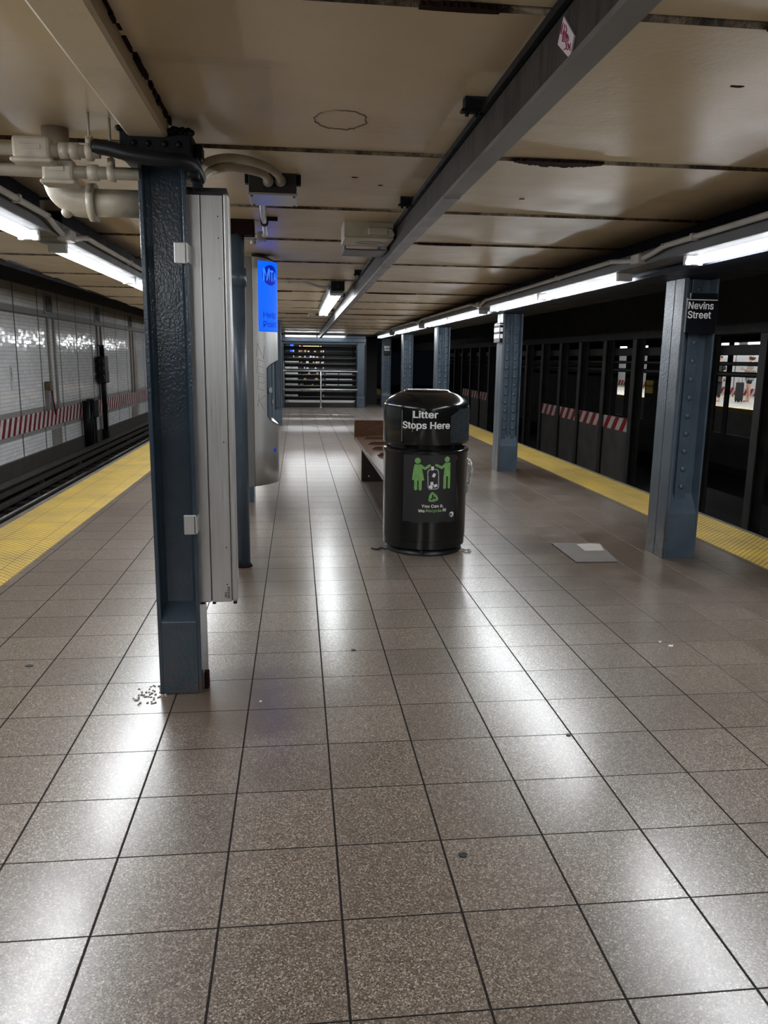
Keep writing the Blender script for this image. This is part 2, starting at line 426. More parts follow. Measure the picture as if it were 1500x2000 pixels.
# ------------------------------------------------------------------ mesh helpers
class MB:
    """collects shapes; build() links them as ONE mesh object"""
    def __init__(s):
        s.bm = bmesh.new()
    def box(s, x0, x1, y0, y1, z0, z1, bev=0.0, mi=0, rot=None, seg=2):
        c = Vector(((x0 + x1) / 2, (y0 + y1) / 2, (z0 + z1) / 2))
        b = bmesh.new()
        bmesh.ops.create_cube(b, size=1.0)
        bmesh.ops.scale(b, vec=(abs(x1 - x0), abs(y1 - y0), abs(z1 - z0)), verts=b.verts)
        if bev > 0:
            bmesh.ops.bevel(b, geom=list(b.edges), offset=bev, segments=seg, affect='EDGES', profile=0.5)
        if rot is not None:
            bmesh.ops.rotate(b, cent=(0, 0, 0), matrix=rot, verts=b.verts)
        bmesh.ops.translate(b, vec=c, verts=b.verts)
        s._join(b, mi)
        return s
    def _join(s, b, mi=0):
        vm = {}
        for v in b.verts:
            vm[v] = s.bm.verts.new(v.co)
        for f in b.faces:
            try:
                nf = s.bm.faces.new([vm[v] for v in f.verts])
                nf.material_index = mi
                nf.smooth = f.smooth
            except ValueError:
                pass
        b.free()
    def cyl(s, p0, p1, r0, r1=None, seg=16, mi=0, cap=True):
        p0, p1 = Vector(p0), Vector(p1)
        r1 = r0 if r1 is None else r1
        d = (p1 - p0)
        L = d.length
        b = bmesh.new()
        bmesh.ops.create_cone(b, cap_ends=cap, segments=seg, radius1=r0, radius2=r1, depth=L)
        for f in b.faces:
            f.smooth = len(f.verts) == 4
        q = Vector((0, 0, 1)).rotation_difference(d.normalized()).to_matrix()
        bmesh.ops.rotate(b, cent=(0, 0, 0), matrix=q, verts=b.verts)
        bmesh.ops.translate(b, vec=(p0 + p1) / 2, verts=b.verts)
        s._join(b, mi)
        return s
    def ball(s, c, r, scale=(1, 1, 1), seg=12, mi=0):
        b = bmesh.new()
        bmesh.ops.create_uvsphere(b, u_segments=seg, v_segments=max(6, seg // 2 + 1), radius=r)
        for f in b.faces: f.smooth = True
        bmesh.ops.scale(b, vec=scale, verts=b.verts)
        bmesh.ops.translate(b, vec=c, verts=b.verts)
        s._join(b, mi)
        return s
    def tube(s, pts, r, seg=12, mi=0, closed=False, cap=True):
        pts = [Vector(p) for p in pts]
        n = len(pts)
        rings = []
        prev = None
        for i, p in enumerate(pts):
            if closed:
                t = (pts[(i + 1) % n] - pts[i - 1]).normalized()
            else:
                t = (pts[min(i + 1, n - 1)] - pts[max(i - 1, 0)]).normalized()
            if prev is None:
                a = Vector((0, 0, 1)) if abs(t.z) < 0.9 else Vector((1, 0, 0))
                nx = t.cross(a).normalized()
            else:
                nx = (prev - t * prev.dot(t)).normalized()
            prev = nx
            ny = t.cross(nx)
            rr = r[i] if isinstance(r, (list, tuple)) else r
            rings.append([s.bm.verts.new(p + rr * (math.cos(2 * PI * k / seg) * nx + math.sin(2 * PI * k / seg) * ny)) for k in range(seg)])
        m = n if closed else n - 1
        for i in range(m):
            A, B = rings[i], rings[(i + 1) % n]
            for k in range(seg):
                f = s.bm.faces.new((A[k], A[(k + 1) % seg], B[(k + 1) % seg], B[k]))
                f.smooth = True; f.material_index = mi
        if cap and not closed:
            for R, fl in ((rings[0], True), (rings[-1], False)):
                f = s.bm.faces.new(list(reversed(R)) if fl else R)
                f.material_index = mi
        return s
    def lathe(s, prof, cx=0, cy=0, seg=64, mi=0, smooth=True, split=0.6):
        rings = []
        for (r, z) in prof:
            if r < 1e-6:
                rings.append([s.bm.verts.new((cx, cy, z))])
            else:
                rings.append([s.bm.verts.new((cx + r * math.sin(2 * PI * k / seg), cy - r * math.cos(2 * PI * k / seg), z)) for k in range(seg)])
        for A, B in zip(rings, rings[1:]):
            for k in range(seg):
                a = A if len(A) == 1 else [A[k], A[(k + 1) % seg]]
                b = B if len(B) == 1 else [B[(k + 1) % seg], B[k]]
                vs = list(a) + list(b)
                if len(vs) >= 3:
                    f = s.bm.faces.new(vs)
                    f.smooth = smooth; f.material_index = mi
        return s
    def prism(s, poly, axis, a, b, mi=0):
        """poly of 2D points extruded along axis ('x','y','z') from a to b"""
        def P(q, t):
            if axis == 'x': return (t, q[0], q[1])
            if axis == 'y': return (q[0], t, q[1])
            return (q[0], q[1], t)
        A = [s.bm.verts.new(P(q, a)) for q in poly]
        B = [s.bm.verts.new(P(q, b)) for q in poly]
        n = len(poly)
        for f in (s.bm.faces.new(A), s.bm.faces.new(list(reversed(B)))):
            f.material_index = mi
        for k in range(n):
            f = s.bm.faces.new((A[k], B[k], B[(k + 1) % n], A[(k + 1) % n]))
            f.material_index = mi
        return s
    def faces2d(s, verts, faces, fn, mi=0, cut=0.0):
        out = []
        for f in faces:
            if len(f) > 4:
                tri = tessellate_polygon([[Vector((verts[i][0], verts[i][1], 0)) for i in f]])
                out += [tuple(f[i] for i in t_) for t_ in tri]
            else:
                out.append(f)
        b = bmesh.new()
        vs = [b.verts.new((v[0], v[1], v[2] if len(v) > 2 else 0)) for v in verts]
        for f in out:
            try: b.faces.new([vs[i] for i in f])
            except ValueError: pass
        x0 = min(v[0] for v in verts); x1 = max(v[0] for v in verts)
        if cut and x1 - x0 > cut:
            for k in range(1, int((x1 - x0) / cut) + 1):      # so that flat shapes can follow a curved surface
                bmesh.ops.bisect_plane(b, geom=list(b.verts) + list(b.edges) + list(b.faces), plane_co=(x0 + k * cut, 0, 0), plane_no=(1, 0, 0))
        mp = {v: s.bm.verts.new(fn(v.co.x, v.co.y, v.co.z)) for v in b.verts}
        for f in b.faces:
            nf = s.bm.faces.new([mp[v] for v in f.verts]); nf.material_index = mi
        b.free()
        return s
    def build(s, name, mats, parent=None, fix=True):
        if fix:
            bmesh.ops.recalc_face_normals(s.bm, faces=s.bm.faces)
        me = D.meshes.new(name)
        s.bm.to_mesh(me); s.bm.free()
        for m in (mats if isinstance(mats, (list, tuple)) else [mats]):
            me.materials.append(m)
        o = D.objects.new(name, me)
        COL.objects.link(o)
        if parent is not None:
            o.parent = parent
            root = parent
            off = Vector((0, 0, 0))
            while root is not None:
                off += Vector(root.location); root = root.parent
            me.transform(Matrix.Translation(-off))
        return o

def sharp(o, ang=35):
    me = o.data
    for p in me.polygons: p.use_smooth = True
    me.set_sharp_from_angle(angle=math.radians(ang))
    return o

def tag(o, label=None, cat=None, group=None, kind=None):
    if label: o['label'] = label
    if cat: o['category'] = cat
    if group: o['group'] = group
    if kind: o['kind'] = kind
    return o

def thing(name, label, cat, loc=(0, 0, 0), group=None):
    o = D.objects.new(name, None)
    COL.objects.link(o)
    o.empty_display_size = 0.1
    o.location = loc
    return tag(o, label, cat, group)

def struct(name, mb, mats, label=None):
    o = mb.build(name, mats)
    o['kind'] = 'structure'
    if label: o['label'] = label
    return o

def dup(root, loc=None, label=None):
    r = root.copy(); COL.objects.link(r)
    if loc is not None: r.location = loc
    if label: r['label'] = label
    def kids(a, b):
        for ch in [c for c in D.objects if c.parent == a]:
            c = ch.copy(); COL.objects.link(c); c.parent = b
            kids(ch, c)
    kids(root, r)
    return r

def smooth_path(pts, n=8):
    """Catmull-Rom through the points"""
    P = [Vector(p) for p in pts]
    P = [2 * P[0] - P[1]] + P + [2 * P[-1] - P[-2]]
    out = []
    for i in range(1, len(P) - 2):
        a, b, c, d = P[i - 1:i + 3]
        for k in range(n):
            t = k / n
            out.append(0.5 * ((2 * b) + (c - a) * t + (2 * a - 5 * b + 4 * c - d) * t * t + (3 * b - a - 3 * c + d) * t ** 3))
    out.append(P[-2])
    return out

